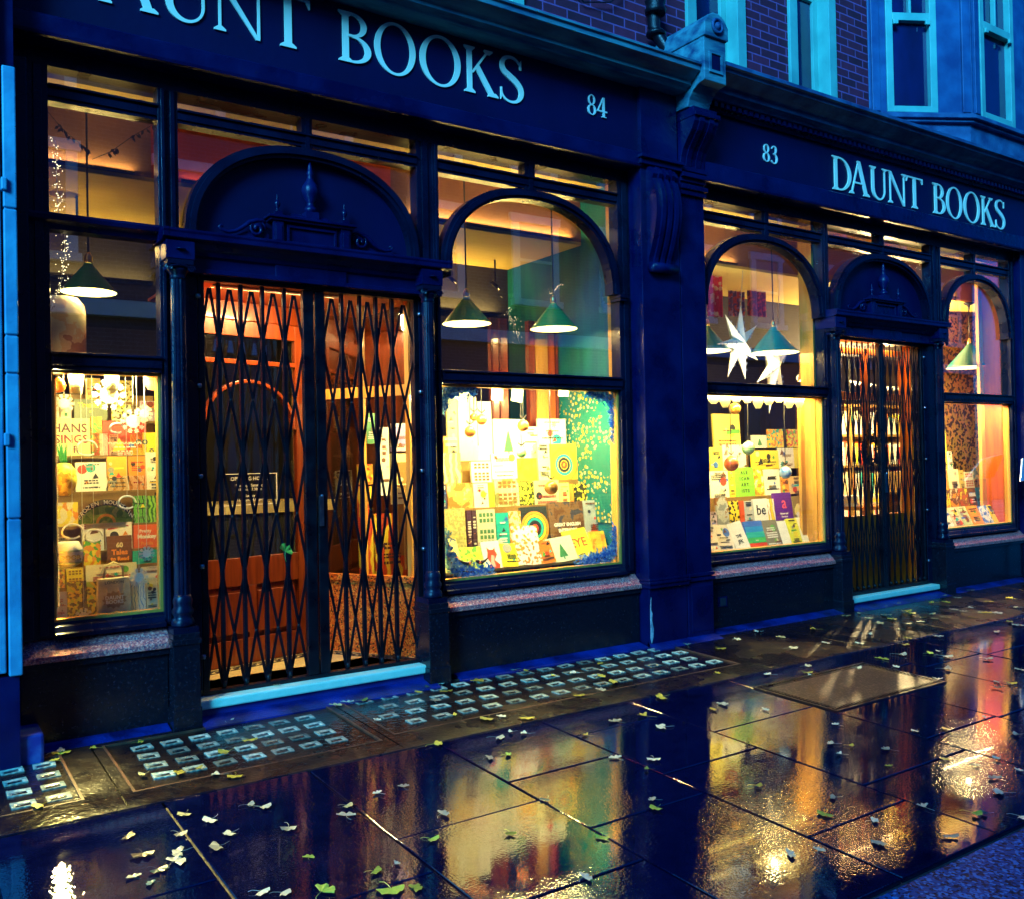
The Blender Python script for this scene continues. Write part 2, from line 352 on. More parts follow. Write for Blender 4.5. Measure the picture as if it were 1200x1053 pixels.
def tag(o, label=None, cat=None, group=None, kind=None):
    if label: o['label'] = label
    if cat: o['category'] = cat
    if group: o['group'] = group
    if kind: o['kind'] = kind
    return o
def thing(name, label, cat, loc=(0, 0, 0), group=None):
    o = bpy.data.objects.new(name, None); col.objects.link(o); o.location = loc; o.empty_display_size = .1
    return tag(o, label, cat, group)
def off(root):            # parts of a thing whose base is not the origin are modelled in world metres, then shifted
    return tuple(-c for c in root.location)
_txt = {}
def text_mesh(s, size, space=1.0, line=1.0, align='CENTER', bold=0):
    key = (s, round(size, 4), space, line, align, bold)
    if key in _txt: return _txt[key]
    cu = bpy.data.curves.new('lettering', 'FONT'); cu.body = s; cu.size = size; cu.align_x = align; cu.align_y = 'CENTER'
    cu.space_character = space; cu.space_line = line; cu.resolution_u = 2; cu.extrude = .0004; cu.offset = bold
    ob = bpy.data.objects.new('lettering', cu); col.objects.link(ob)
    dg = bpy.context.evaluated_depsgraph_get(); dg.update()
    me = bpy.data.meshes.new_from_object(ob.evaluated_get(dg))
    bpy.data.objects.remove(ob); bpy.data.curves.remove(cu)
    _txt[key] = me; return me
def text(s, size, mat, parent, loc, rot=(PI/2, 0, 0), name='lettering', **k):
    me = text_mesh(s, size, **k).copy(); me.materials.clear(); me.materials.append(mat if not isinstance(mat, str) else M[mat])
    o = bpy.data.objects.new(name, me); col.objects.link(o); o.parent = parent; o.location = loc; o.rotation_euler = rot
    return o

# ------------------------------------------------------------------ serif sign lettering
def glyph_polys(ch):
    T, t, sv = .135, .05, .032       # thick stroke, thin stroke, serif height; cap height 1
    P = []
    def rect(x0, z0, x1, z1): P.append([(x0, z0), (x1, z0), (x1, z1), (x0, z1)])
    def serif(x0, x1, z, d):         # foot (d=1, z=0) or head (d=-1, z=1) serif across a stem x0..x1
        e = .085
        P.append([(x0-e, z), (x1+e, z), (x1+e, z+sv*d), (x1+.012, z+(sv+.055)*d), (x0-.012, z+(sv+.055)*d), (x0-e, z+sv*d)][::d])
    def ring(cx, cz, rx, rz, irx, irz, a0=0, a1=360, n=36, ox=0):
        A = []; B = []
        for i in range(n+1):
            a = R(a0+(a1-a0)*i/n)
            A.append((cx+rx*math.cos(a), cz+rz*math.sin(a))); B.append((cx+ox+irx*math.cos(a), cz+irz*math.sin(a)))
        P.append(('S', A, B))
    def diag(x0, z0, x1, z1, w): P.append([(x0-w/2, z0), (x0+w/2, z0), (x1+w/2, z1), (x1-w/2, z1)])
    if ch == 'D':
        rect(.1, 0, .1+T, 1); serif(.1, .1+T, 0, 1); serif(.1, .1+T, 1, -1)
        ring(.3, .5, .58, .5, .58-T, .5-t, -90, 90); rect(.2, 0, .305, t); rect(.2, 1-t, .305, 1); return P, .95
    if ch == 'A':
        diag(.1, .0, .46, 1, t+.01); diag(.84, 0, .47, 1.03, T+.02); rect(.22, .33, .72, .33+t)
        serif(.075, .125, 0, 1); serif(.77, .91, 0, 1); return P, 1.0
    if ch == 'U':
        rect(.1, .33, .1+T, 1); rect(.76, .33, .76+t, 1); serif(.1, .1+T, 1, -1); serif(.76, .76+t, 1, -1)
        A = []; B = []
        for i in range(25):
            a = R(180+180*i/24); A.append((.455+.355*math.cos(a), .33+.345*math.sin(a)))
            B.append((.455+.0425+(.2625)*math.cos(a), .33+.285*math.sin(a)))
        P.append(('S', A, B)); return P, .98
    if ch == 'N':
        rect(.12, 0, .12+t, 1); rect(.86, 0, .86+t, 1); P.append([(.04, 1), (.19, 1), (.91, -.02), (.83, -.02)][::-1])
        serif(.12, .17, 0, 1); serif(.86, .91, 1, -1); rect(.0, 1-sv, .12, 1); return P, 1.05
    if ch == 'T':
        rect(.39, 0, .39+T, 1); serif(.39, .39+T, 0, 1); rect(.03, 1-t, .88, 1)
        P.append([(.03, 1-t-.13), (.055, 1-t-.13), (.11, 1-t), (.03, 1)]); P.append([(.855, 1-t-.13), (.88, 1-t-.13), (.88, 1), (.80, 1-t)]); return P, .9
    if ch == 'B':
        rect(.1, 0, .1+T, 1); serif(.1, .1+T, 0, 1); serif(.1, .1+T, 1, -1)
        ring(.3, .755, .33, .245, .33-T+.01, .245-t, -90, 90, 20); ring(.3, .275, .42, .275, .42-T, .275-t, -90, 90, 20)
        rect(.2, 0, .305, t); rect(.2, 1-t, .305, 1); rect(.2, .51, .305, .51+t); return P, .82
    if ch == 'O':
        ring(.53, .5, .49, .52, .49-T, .52-t, 0, 360, 48); return P, 1.12
    if ch == 'K':
        rect(.1, 0, .1+T, 1); serif(.1, .1+T, 0, 1); serif(.1, .1+T, 1, -1)
        diag(.24, .44, .72, 1, t+.015); P.append([(.32, .56), (.42, .655), (.92, 0), (.74, 0)][::-1]); serif(.68, .75, 1, -1)
        serif(.77, .9, 0, 1); return P, .92
    if ch in 'S834':
        if ch == 'S':
            K = [(.60,.80,.03),(.57,.90,.04),(.45,.985,.055),(.31,.995,.065),(.17,.93,.095),(.12,.80,.12),(.17,.67,.135),(.32,.57,.15),(.48,.47,.15),(.60,.34,.135),(.61,.19,.115),(.52,.06,.075),(.37,.005,.055),(.22,.03,.05),(.12,.12,.045),(.09,.24,.03)]
            w = .72
        elif ch == '3':
            K = [(.10,.82,.05),(.18,.95,.06),(.31,.99,.07),(.45,.92,.11),(.49,.78,.12),(.43,.63,.09),(.26,.55,.05),(.43,.50,.09),(.54,.36,.13),(.54,.19,.13),(.43,.04,.08),(.25,.0,.06),(.10,.08,.07),(.06,.16,.06)]
            w = .66
        elif ch == '8':
            ring(.33, .76, .24, .25, .15, .21, 0, 360, 30); ring(.33, .26, .29, .27, .18, .22, 0, 360, 30); return P, .68
        else:
            rect(.40, 0, .51, 1); rect(.02, .26, .66, .33); diag(.06, .28, .44, 1, .06); rect(.31, 0, .6, .035); return P, .70
        # smooth the key points (Catmull-Rom) and offset by half the stroke
        pts = []
        for i in range(len(K)-1):
            p0, p1, p2, p3 = K[max(i-1, 0)], K[i], K[i+1], K[min(i+2, len(K)-1)]
            for j in range(4):
                u = j/4; pts.append([.5*((2*b1)+(-a+c)*u+(2*a-5*b1+4*c-d)*u*u+(-a+3*b1-3*c+d)*u**3) for a, b1, c, d in zip(p0, p1, p2, p3)])
        pts.append(list(K[-1]))
        A = []; B = []
        for i, p in enumerate(pts):
            q0 = pts[max(i-1, 0)]; q1 = pts[min(i+1, len(pts)-1)]
            dx, dz = q1[0]-q0[0], q1[1]-q0[1]; L = math.hypot(dx, dz) or 1; nx, nz = -dz/L, dx/L
            A.append((p[0]+nx*p[2]/2, p[1]+nz*p[2]/2)); B.append((p[0]-nx*p[2]/2, p[1]-nz*p[2]/2))
        P.append(('S', A, B))
        if ch == 'S': P.append([(.585, .76), (.625, .76), (.625, .985), (.585, .93)]); P.append([(.07, .02), (.11, .09), (.11, .29), (.07, .29)])
        return P, w
def letter(ch, x0, x1, z0, z1, y, parent, mat='letter'):
    P, w = glyph_polys(ch); mb = MB()
    xs = [p[0] for q in P for p in (q[1] if q[0] == 'S' else q)]; a, b = min(xs), max(xs)
    sx = (x1-x0)/(b-a); sz = z1-z0
    tr = lambda p: (x0+(p[0]-a)*sx, z0+p[1]*sz)
    for i, q in enumerate(P):
        e = y-.010-i*.0004
        if q[0] == 'S': mb.strip([tr(p) for p in q[1]], [tr(p) for p in q[2]], e, y+.002)
        else: mb.poly([tr(p) for p in q], e, y+.002)
    return mb.build('letter', mat, parent)

# ================================================================== SETTING: ground
def quadbox(mb, x0, x1, y0, y1, zt, th, rx=0, ry=0, chamf=0):
    """slab following the pavement's fall; rx, ry: tiny settlement tilts"""
    cx, cy = (x0+x1)/2, (y0+y1)/2
    f = lambda x, y: gz(y)+zt+(x-cx)*ry+(y-cy)*rx
    c = chamf
    top = [(x0+c, y0+c), (x1-c, y0+c), (x1-c, y1-c), (x0+c, y1-c)]; low = [(x0, y0), (x1, y0), (x1, y1), (x0, y1)]
    vs = [(x, y, f(x, y)) for x, y in top]+[(x, y, f(x, y)-max(c, .001)) for x, y in low]+[(x, y, f(x, y)-th) for x, y in low]
    mb.add(vs, [(0,1,2,3)]+[(i, 4+i, 4+(i+1) % 4, (i+1) % 4) for i in range(4)]+[(4+i, 8+i, 8+(i+1) % 4, 4+(i+1) % 4) for i in range(4)]+[(11,10,9,8)])
mb = MB(); mb.box(-150, 200, -150, 150, -.62, -.60); tag(mb.build('ground', 'soil'), kind='structure')
mb = MB(); mb.box(-60, 120, -11.2, -3.66, -.5, -.235); tag(mb.build('road', 'asph'), kind='structure')
mb = MB()
mb.add([(-20, 3, -.02), (40, 3, -.02), (40, 0, -.02), (-20, 0, -.02), (-20, -3.32, gz(-3.32)-.02), (40, -3.32, gz(-3.32)-.02), (-20, -3.32, -.4), (40, -3.32, -.4)],
       [(3, 2, 1, 0), (4, 5, 2, 3), (6, 7, 5, 4)])
tag(mb.build('pavement_bed', 'joint'), kind='structure')
EDGE = -1.13
cols_x = [-3.2, -2.3, -1.55, -.95, -.36, .28, .93, 1.58, 2.26, 2.90, 3.54, 4.36, 5.02, 5.72, 6.4, 7.1, 7.9, 8.6, 9.4, 10.1, 10.9, 11.7, 12.5, 13.4, 14.3, 15.2, 16.2, 17.2, 18.3, 19.5, 21, 23, 25, 28]
ycut = {5: [-1.95, -2.75], 6: [-2.33], 7: [-2.02, -2.68], 8: [-1.78, -2.36], 9: [-1.45, -2.10, -2.90], 10: [-1.81, -2.70], 11: [-1.93, -2.5], 12: [-1.55, -2.52]}
mb = MB()
for i in range(len(cols_x)-1):
    cuts = ycut.get(i) or sorted([-1.13-random.uniform(.45, .95), -2.25-random.uniform(.1, .5)], reverse=True)
    ys = [EDGE]+cuts+[-3.30]
    for a, b_ in zip(ys, ys[1:]):
        g = .0055
        quadbox(mb, cols_x[i]+g, cols_x[i+1]-g, b_+g, a-g, random.uniform(-.0012, .0012), .02, random.uniform(-.0022, .0022), random.uniform(-.0022, .0022), .003)
tag(mb.build('pavement', 'slab'), kind='structure')
mb = MB()
xs = -3.2
while xs < 28:
    L = random.uniform(.85, 1.05); quadbox(mb, xs+.004, xs+L-.004, -3.62, -3.315, random.uniform(-.002, .002), .3, 0, 0, .012); xs += L
tag(mb.build('kerb', 'kerb'), kind='structure')
# worn concrete strip against the shopfronts, in bays, holes left for the prism panels
mb = MB()
PAN = [(-.30, .66, -.92, -.24), (.85, 2.05, -.95, -.22), (2.14, 4.76, -.90, -.14)]
def bay(x0, x1, hole=None):
    if not hole: quadbox(mb, x0+.004, x1-.004, EDGE+.03, .06, .001, .02, 0, 0, .003); return
    hx0, hx1, hy0, hy1 = hole
    for a in ((x0+.004, x1-.004, hy1, .06), (x0+.004, x1-.004, EDGE+.03, hy0), (x0+.004, hx0, hy0, hy1), (hx1, x1-.004, hy0, hy1)):
        if a[1]-a[0] > .01: quadbox(mb, *a, .001, .02)
bay(-3, -.4); bay(-.4, .8, PAN[0]); bay(.8, 2.09, PAN[1]); bay(2.09, 4.85, PAN[2]); bay(4.85, 5.9); bay(5.9, 7.0); bay(7.0, 9.4); bay(9.4, 11.2); bay(11.2, 28)
quadbox(mb, -3, 28, EDGE-.004, EDGE+.026, .004, .02, 0, 0, .004)
tag(mb.build('pavement_edging', 'conc'), kind='structure')
# wet cement fillet along the wall foot, its sky reflection painted in as blue
mb = MB()
for x0, x1, yf in ((.50, 1.20, -.10), (1.36, 2.80, -.16), (2.98, 4.58, -.12), (4.6, 5.27, -.21), (5.28, 6.88, -.12), (7.06, 8.5, -.16), (8.7, 10.1, -.12)):
    mb.prof([(yf-.075, gz(yf-.075)+.002), (yf+.06, gz(yf)+.03), (yf+.06, -.02), (yf-.075, -.03)], x0, x1)
tag(mb.build('wall_foot_fillet', pmat('sky_tinted_cement', (.001, .005, .06), .35, (.004, .03, .26), 5, .6, 40, detail=9)), kind='structure')

# prism panels
def prism_panel(hole, cells, label, dep=.0):
    hx0, hx1, hy0, hy1 = hole; cx, cy = (hx0+hx1)/2, (hy0+hy1)/2
    t = thing('pavement_light', label, 'pavement light', (cx, cy, gz(cy)), 'glass prism panels let into the pavement')
    mb = MB(); g = .012
    quadbox(mb, hx0+g, hx1-g, hy0+g, hy1-g, -.006, .012)
    o = mb.build('panel', 'conc', t); o.location = off(t)
    mb = MB(); z = -.001
    for a in ((hx0, hx1, hy1-g, hy1), (hx0, hx1, hy0, hy0+g), (hx0, hx0+g, hy0+g, hy1-g), (hx1-g, hx1, hy0+g, hy1-g)): quadbox(mb, *a, .003, .016)
    o = mb.build('rim', pmat('rusty_rim', (.06, .03, .02), .4, (.16, .06, .03), 20), t); o.location = off(t)
    mesh = None
    for (x, y) in cells:
        if mesh is None:
            mb = MB(); w, d = .048, .037; zt = .006
            vs = [(-w, -d, zt), (w, -d, zt), (w, d, zt), (-w, d, zt), (-w+.014, -d+.014, zt-.001), (w-.014, -d+.014, zt-.001), (w-.014, d-.014, zt-.001), (-w+.014, d-.014, zt-.001),
                  (-w+.02, -d+.02, zt-.007), (w-.02, -d+.02, zt-.007), (w-.02, d-.02, zt-.003), (-w+.02, d-.02, zt-.003), (-w, -d, -.008), (w, -d, -.008), (w, d, -.008), (-w, d, -.008)]
            fs = []
            for k in range(4):
                n = (k+1) % 4; fs += [(k, n, 4+n, 4+k), (4+k, 4+n, 8+n, 8+k), (12+k, 12+n, n, k)]
            mb.add(vs, fs); mb.cur = 1; mb.add([vs[8], vs[9], vs[10], vs[11]], [(0, 1, 2, 3)]); o = mb.build('glass_prism', ['block', 'block_in'], t); mesh = o.data
        else:
            o = bpy.data.objects.new('glass_prism', mesh); col.objects.link(o); o.parent = t
        o.location = (x-cx+random.uniform(-.002, .002), y-cy, gz(y)-gz(cy)-.0075); o.rotation_euler = (SL+random.uniform(-.03, .03), random.uniform(-.04, .04), random.uniform(-.06, .06))
    return t
prism_panel(PAN[0], [(x, y) for x in (-.18, -.02, .14, .30, .44, .575) for y in (-.34, -.50, -.655, -.81)], 'leftmost panel of glass prisms beside the blue stone step')
prism_panel(PAN[1], [(1.015+i*.142, -.345-j*.148) for i in range(7) for j in range(4)], 'rusty rimmed panel of glass prisms in a square grid before the left shop door')
prism_panel(PAN[2], [(2.27+i*.166+(j % 2)*.083, -.245-j*.165) for i in range(15) for j in range(4)], 'long panel of staggered glass prisms under the big arched window')
# cover with gritty infill
t = thing('inspection_cover', 'rectangular metal rimmed cover with gritty mauve infill in the paving', 'cover', (4.9, -1.66, gz(-1.66)))
mb = MB(); quadbox(mb, 4.42, 5.40, -1.90, -1.42, .006, .01); o = mb.build('infill', 'cover', t); o.location = off(t)
mb = MB()
for a in ((4.36, 5.46, -1.42, -1.36), (4.36, 5.46, -1.96, -1.90), (4.36, 4.42, -1.90, -1.42), (5.40, 5.46, -1.90, -1.42)): quadbox(mb, *a, .008, .012, 0, 0, .002)
for k in range(44):
    for yy in (-1.39, -1.93): quadbox(mb, 4.375+k*.0245, 4.387+k*.0245, yy-.012, yy+.012, .012, .006)
for k in range(18):
    for xx in (4.39, 5.43): quadbox(mb, xx-.012, xx+.012, -1.88+k*.0255, -1.868+k*.0255, .012, .006)
o = mb.build('rim', 'steel', t); o.location = off(t); o.data.materials[0] = M['black']

# ================================================================== SHOPFRONTS
def arch_pts(cx, a, b_, c, n=40, ex=2.25, z0=None):
    out = []
    if z0 is not None: out.append((cx+a, z0))
    for i in range(n+1):
        th = PI*i/n; ct, st = math.cos(th), math.sin(th)
        out.append((cx+a*math.copysign(abs(ct)**(2/ex), ct), c+b_*abs(st)**(2/ex)))
    if z0 is not None: out.append((cx-a, z0))
    return out
def arch_band(parent, cx, a, b_, c, z0, name='arch_moulding'):
    mb = MB()
    L = [(.0, -.055, .02), (.022, -.085, .02), (.062, -.060, .02)]   # three nested mouldings
    mb.strip(arch_pts(cx, a, b_, c, z0=z0), arch_pts(cx, a-.024, b_-.024, c, z0=z0), -.050, .035)
    mb.strip(arch_pts(cx, a-.022, b_-.022, c, z0=z0), arch_pts(cx, a-.052, b_-.052, c, z0=z0), -.078, .034)
    mb.strip(arch_pts(cx, a-.050, b_-.050, c, z0=z0), arch_pts(cx, a-.072, b_-.072, c, z0=z0), -.058, .033)
    return mb.build(name, 'navy_dk', parent)
def member(mb, x0, x1, z0, z1, horiz, y0=-.045, y1=.05, lip=.012):
    """a moulded glazing bar: core plus a raised bead on each face edge"""
    mb.box(x0, x1, y0, y1, z0, z1)
    if horiz:
        h = z1-z0; mb.box(x0, x1, y0-lip, y0, z0+h*.25, z1-h*.28); mb.box(x0, x1, y0-lip*2.2, y0-.001, z1-h*.16, z1-h*.02)
    else:
        w = x1-x0; mb.box(x0+w*.30, x1-w*.30, y0-lip, y0, z0, z1)
def column(parent, cx, ztop=2.50):
    cy = -.105
    mb = MB(); r = .043
    vs = []; n = 36                                   # fluted shaft
    for z, k in ((.70, 1.0), (2.40, .9)):
        for i in range(n):
            a = 2*PI*i/n; rr = r*k*(1-.09*(i % 3 == 0)); vs.append((cx+rr*math.cos(a), cy+rr*math.sin(a), z))
    mb.add(vs, [(i, (i+1) % n, n+(i+1) % n, n+i) for i in range(n)])
    mb.build('shaft', 'navy_dk', parent)
    mb = MB()
    mb.lathe([(.058, .53), (.062, .545), (.055, .57), (.044, .58), (.055, .60), (.058, .615), (.046, .635), (.05, .655), (.052, .67), (.046, .685), (.043, .70)], cx, cy, 24)
    mb.box(cx-.066, cx+.066, cy-.066, .0, .50, .53)
    mb.build('column_base', 'navy_dk', parent)
    mb = MB()
    mb.lathe([(.039, 2.40), (.045, 2.405), (.040, 2.415), (.044, 2.43), (.056, 2.445), (.060, 2.455)], cx, cy, 24)
    mb.box(cx-.068, cx+.068, cy-.068, 0, 2.475, 2.50)
    for s in (-1, 1):                                 # little volutes
        pts = [(cx+s*(.058+.020*(1-k/16)*math.cos(k*.75)), cy-.060, 2.452+.020*(1-k/16)*math.sin(k*.75)) for k in range(15)]
        mb.tube(pts, .006, 5)
        mb.lathe([(.009, -.008), (.009, .008)], cx+s*.058, cy-.055, 8, 2.452)
    mb.tube([(cx+.05*math.sin(k*.5-1.5), cy-.06-.004*math.cos(k*.5-1.5), 2.464-.006*math.cos(k*1.0)) for k in range(7)], .007, 5)
    mb.build('capital', 'navy_dk', parent)
    mb = MB(); mb.box(cx-.07, cx+.07, cy-.075, .02, -.02, .50); mb.box(cx-.078, cx+.078, cy-.083, .02, .44, .47); mb.box(cx-.076, cx+.076, cy-.081, .02, -.02, .10)
    mb.build('plinth', 'riser', parent, bevel=.004)
def finial(mb, x, y, z, s):
    P = [(.030, 0), (.030, .025), (.018, .03), (.018, .05), (.038, .085), (.045, .115), (.036, .14), (.018, .165), (.013, .19), (.018, .20), (.013, .21), (.010, .235), (.004, .26)]
    mb.lathe([(r*s, q*s) for r, q in P], x, y, 16, z)
def doorway(parent, x0, x1, c1, c2, acx, aa):
    """hood on two columns, tympanum and aedicule ornament"""
    mb = MB()
    mb.prof([(.04, 2.45), (-.10, 2.45), (-.10, 2.475), (-.085, 2.475), (-.085, 2.535), (-.105, 2.545), (-.115, 2.565), (-.13, 2.575), (-.15, 2.60), (-.19, 2.615), (-.19, 2.640), (-.195, 2.650), (-.195, 2.662), (.03, 2.675)], x0+.03, x1-.03)
    for e0, e1 in ((x0, x0+.032), (x1-.032, x1)): mb.prof([(.03, 2.60), (-.155, 2.602), (-.192, 2.616), (-.193, 2.641), (-.198, 2.651), (-.198, 2.664), (.03, 2.677)], e0, e1)
    for cx in (c1, c2):
        mb.box(cx-.075, cx+.075, -.175, .04, 2.502, 2.60); mb.lathe([(.012, -.007), (.026, -.005), (.028, .0), (.012, .004)], cx, -.178, 12, 2.555)
    m_ = (c1+c2)/2; mb.box(m_-.22, m_+.22, -.098, -.08, 2.472, 2.542)
    mb.build('door_hood', 'navy', parent, bevel=.003)
    arch_band(parent, acx, aa, .60, 2.67, 2.67)
    mb = MB(); pts = arch_pts(acx, aa-.03, .57, 2.67, z0=2.66); mb.poly(pts, .0, .03); mb.build('tympanum_panel', 'fascia', parent)
    mb = MB(); z = 2.672; w = .245
    mb.box(acx-w+.02, acx+w-.02, -.05, .0, z, z+.135)
    mb.box(acx-w-.015, acx+w+.015, -.085, .0, z+.135, z+.15); mb.box(acx-w-.03, acx+w+.03, -.10, .0, z+.15, z+.165)
    for s in (-1, 1):
        mb.box(acx+s*(w-.035)-.03, acx+s*(w-.035)+.03, -.075, -.05, z, z+.135)
        mb.box(acx+s*(w-.035)-.02, acx+s*(w-.035)+.02, -.08, -.075, z+.02, z+.115)
    for a in ((-.155, .155, .105, .120), (-.155, .155, .012, .026), (-.155, -.14, .026, .105), (.14, .155, .026, .105)): mb.box(acx+a[0], acx+a[1], -.066, -.05, z+a[2], z+a[3])
    mb.build('aedicule', 'navy', parent, bevel=.003)
    mb = MB(); mb.prof([(-.075, z+.165), (0, z+.165), (0, z+.21), (-.05, z+.19)], acx-.11, acx+.11); mb.box(acx-.04, acx+.04, -.075, -.005, z+.165, z+.215); finial(mb, acx, -.04, z+.215, 1.18)
    mb.build('urn_finial', 'navy', parent)
    for s in (-1, 1):
        mb = MB(); mb.box(acx+s*.21-.022, acx+s*.21+.022, -.08, -.03, z+.165, z+.19); finial(mb, acx+s*.21, -.055, z+.19, .42); mb.build('small_finial', 'navy', parent)
        pts = []; rad = []
        for k in range(22):                            # big spiral next to the plaque
            a = k*.48; rr = .052*(1-k/24); pts.append((acx+s*(.325-rr*math.cos(a)), -.035, z+.082+rr*math.sin(a)*1.1)); rad.append(.006+.010*k/24 if k < 20 else .012)
        pts = pts[::-1]; rad = rad[::-1]
        ex = [(.33, .10), (.37, .085), (.41, .05), (.45, .025), (.49, .015), (.53, .022), (.545, .040), (.53, .05), (.52, .040)]
        mb = MB(); mb.tube(pts, .01, 6, rad=rad)
        mb.tube([(acx+s*(p[0]), -.035, z+p[1]+.028) for p in [(.275, .092), (.30, .105)]+ex], .011, 6, rad=[.009, .011]+[.014, .015, .014, .012, .010, .008, .008, .007, .006])
        mb.poly([(acx+s*p[0], z+p[1]) for p in ([(.25, .0), (.50, .0), (.44, .035), (.39, .06), (.33, .07), (.25, .06)][::s])], -.02, .0)
        mb.build('scroll_ornament', 'navy', parent)

def sill_riser(parent, x0, x1, vent=None):
    mb = MB(); mb.prof([(.05, .535), (-.02, .530), (-.115, .452), (-.115, .422), (.05, .422)], x0, x1); mb.build('granite_sill', 'granite', parent, bevel=.003)
    mb = MB(); mb.box(x0+.003, x1-.003, -.10, .05, .388, .4215); mb.box(x0+.006, x1-.006, -.08, .05, -.03, .3875); mb.build('stallriser', 'riser', parent, bevel=.003)

def window(parent, x0, x1, arch=None, shelf=False, tops=(), jl=.06, jr=.06):
    """joinery and panes of one bay: bottom rail, heavy transom, top bar, jambs"""
    mb = MB()
    mb.box(x0-jl, x0, -.045, .06, .532, 3.455); mb.box(x0-jl*.7, x0-jl*.3, -.06, -.045, .55, 3.45)
    mb.build('window_jamb', 'navy_dk', parent, bevel=.003); mb = MB()
    mb.box(x1, x1+jr, -.045, .06, .532, 3.455); mb.box(x1+jr*.3, x1+jr*.7, -.06, -.045, .55, 3.45)
    mb.build('window_jamb', 'navy_dk', parent, bevel=.003)
    mb = MB(); mb.prof([(.06, .532), (-.075, .532), (-.075, .552), (-.055, .558), (-.04, .585), (-.02, .592), (-.015, .605), (.06, .605)], x0, x1)
    mb.build('bottom_rail', 'navy_dk', parent)
    mb = MB(); member(mb, x0, x1, 1.895, 1.985, True, -.055); mb.build('transom_bar', 'navy_dk', parent, bevel=.002)
    # gilt-lit inner beads round the lower light
    mb = MB(); b = .014
    for a in ((x0, x1, .605, .605+b), (x0, x1, 1.895-b, 1.895), (x0, x0+b, .605+b, 1.895-b), (x1-b, x1, .605+b, 1.895-b)): mb.box(a[0], a[1], -.012, .055, a[2], a[3])
    mb.build('glazing_bead', 'wood_y', parent)
    mb = MB(); member(mb, x0, x1, 3.280, 3.365, True, -.03, .05); 
    for a, b_ in tops: member(mb, a, b_, 3.2, 3.455, False, -.035, .05)
    mb.build('top_bar', 'navy_dk', parent, bevel=.002)
    if shelf: mb = MB(); mb.prof([(.05, 2.616), (-.04, 2.616), (-.05, 2.64), (-.09, 2.655), (-.10, 2.675), (-.10, 2.686), (.05, 2.692)], x0-jl, x1+.02); mb.build('shelf_moulding', 'navy', parent)
    for nm, z0, z1 in (('lower_pane', .60, 1.90), ('upper_pane', 1.98, 3.285), ('top_pane', 3.36, 3.46)):
        mb = MB(); mb.box(x0-.005, x1+.005, .004, .010, z0, z1); mb.build(nm, 'glass', parent)
    if arch: arch_band(parent, *arch)

S1 = thing('shopfront', 'dark navy timber shopfront numbered 84 with three tall glazed bays and a gated doorway', 'shopfront', (2.6, 0, 0))
S2 = thing('shopfront', 'farther navy shopfront numbered 83 with narrower arched bays under a dentilled cornice', 'shopfront', (7.8, 0, 0))
class Par:      # part helper: world coordinates, parented with the offset removed
    pass
def fix(root):  # called once a thing is finished: children were modelled in world metres
    for o in root.children: o.location = Vector(o.location)-Vector(root.location)

# ---- shop 84
window(S1, .667, 1.205, shelf=True, jl=.10, jr=.045)
window(S1, 2.955, 4.488, arch=(3.722, .765, .65, 2.62, 2.60), tops=((3.655, 3.742),), jl=.045, jr=.11)
mb = MB(); mb.box(4.455, 4.535, -.095, .03, 2.575, 2.60); mb.box(4.465, 4.525, -.085, .03, 2.555, 2.575); mb.build('arch_impost', 'navy_dk', S1)
sill_riser(S1, .50, 1.215); sill_riser(S1, 2.90, 4.595)
for c in (1.283, 2.825): column(S1, c)
for a, b_ in ((1.25, 1.405), (2.80, 2.91)): mb = MB(); mb.box(a, b_, -.03, .10, .0, 2.45); mb.build('door_post', 'navy_dk', S1, bevel=.003)
for a, b_ in ((1.213+.037, 1.313), (2.800, 2.91)): mb = MB(); member(mb, a, b_, 2.677, 3.455, False, -.035, .06); mb.build('mullion', 'navy_dk', S1, bevel=.003)
doorway(S1, 1.19, 2.965, 1.283, 2.825, 2.075, .735)
# glazing over the door
mb = MB(); member(mb, 1.313, 2.80, 3.285, 3.36, True, -.03, .05); member(mb, 2.03, 2.095, 3.23, 3.455, False, -.035, .05); mb.build('top_bar', 'navy_dk', S1)
mb = MB(); mb.box(1.31, 2.81, .036, .042, 2.66, 3.46); mb.build('fanlight_pane', 'glass', S1)
# step
mb = MB(); mb.box(1.352, 2.79, -.125, .35, .062, .115); mb.build('step_nosing', 'step', S1, bevel=.010)
mb = MB(); mb.box(1.355, 2.785, -.10, .35, -.03, .0615); mb.build('door_step', pmat('blue_step_riser', (.008, .015, .16), .4, (.012, .03, .22), 6, .2, 30), S1)
# ---- shop 83
window(S2, 5.33, 6.885, arch=(6.115, .775, .65, 2.60, 2.60), tops=((6.10, 6.19),), jl=.06, jr=.045)
window(S2, 8.76, 10.085, arch=(9.43, .66, .62, 2.62, 2.60), tops=((9.36, 9.44),), jl=.05, jr=.10)
sill_riser(S2, 5.28, 6.885); sill_riser(S2, 8.66, 10.19)
for c in (6.95, 8.58): column(S2, c)
for a, b_ in ((6.94, 7.10), (8.44, 8.70)): mb = MB(); mb.box(a, b_, -.03, .10, .0, 2.45); mb.build('door_post', 'navy_dk', S2, bevel=.003)
for a, b_ in ((6.93, 6.985), (8.60, 8.71)): mb = MB(); member(mb, a, b_, 2.677, 3.455, False, -.035, .06); mb.build('mullion', 'navy_dk', S2, bevel=.003)
doorway(S2, 6.87, 8.68, 6.95, 8.58, 7.80, .765)
mb = MB(); member(mb, 6.985, 8.60, 3.285, 3.36, True, -.03, .05); member(mb, 7.76, 7.83, 3.23, 3.455, False, -.035, .05); mb.build('top_bar', 'navy_dk', S2)
mb = MB(); mb.box(6.98, 8.61, .036, .042, 2.66, 3.46); mb.build('fanlight_pane', 'glass', S2)
mb = MB(); mb.box(7.04, 8.50, -.115, .35, .045, .095); mb.build('step_nosing', 'step', S2, bevel=.010)
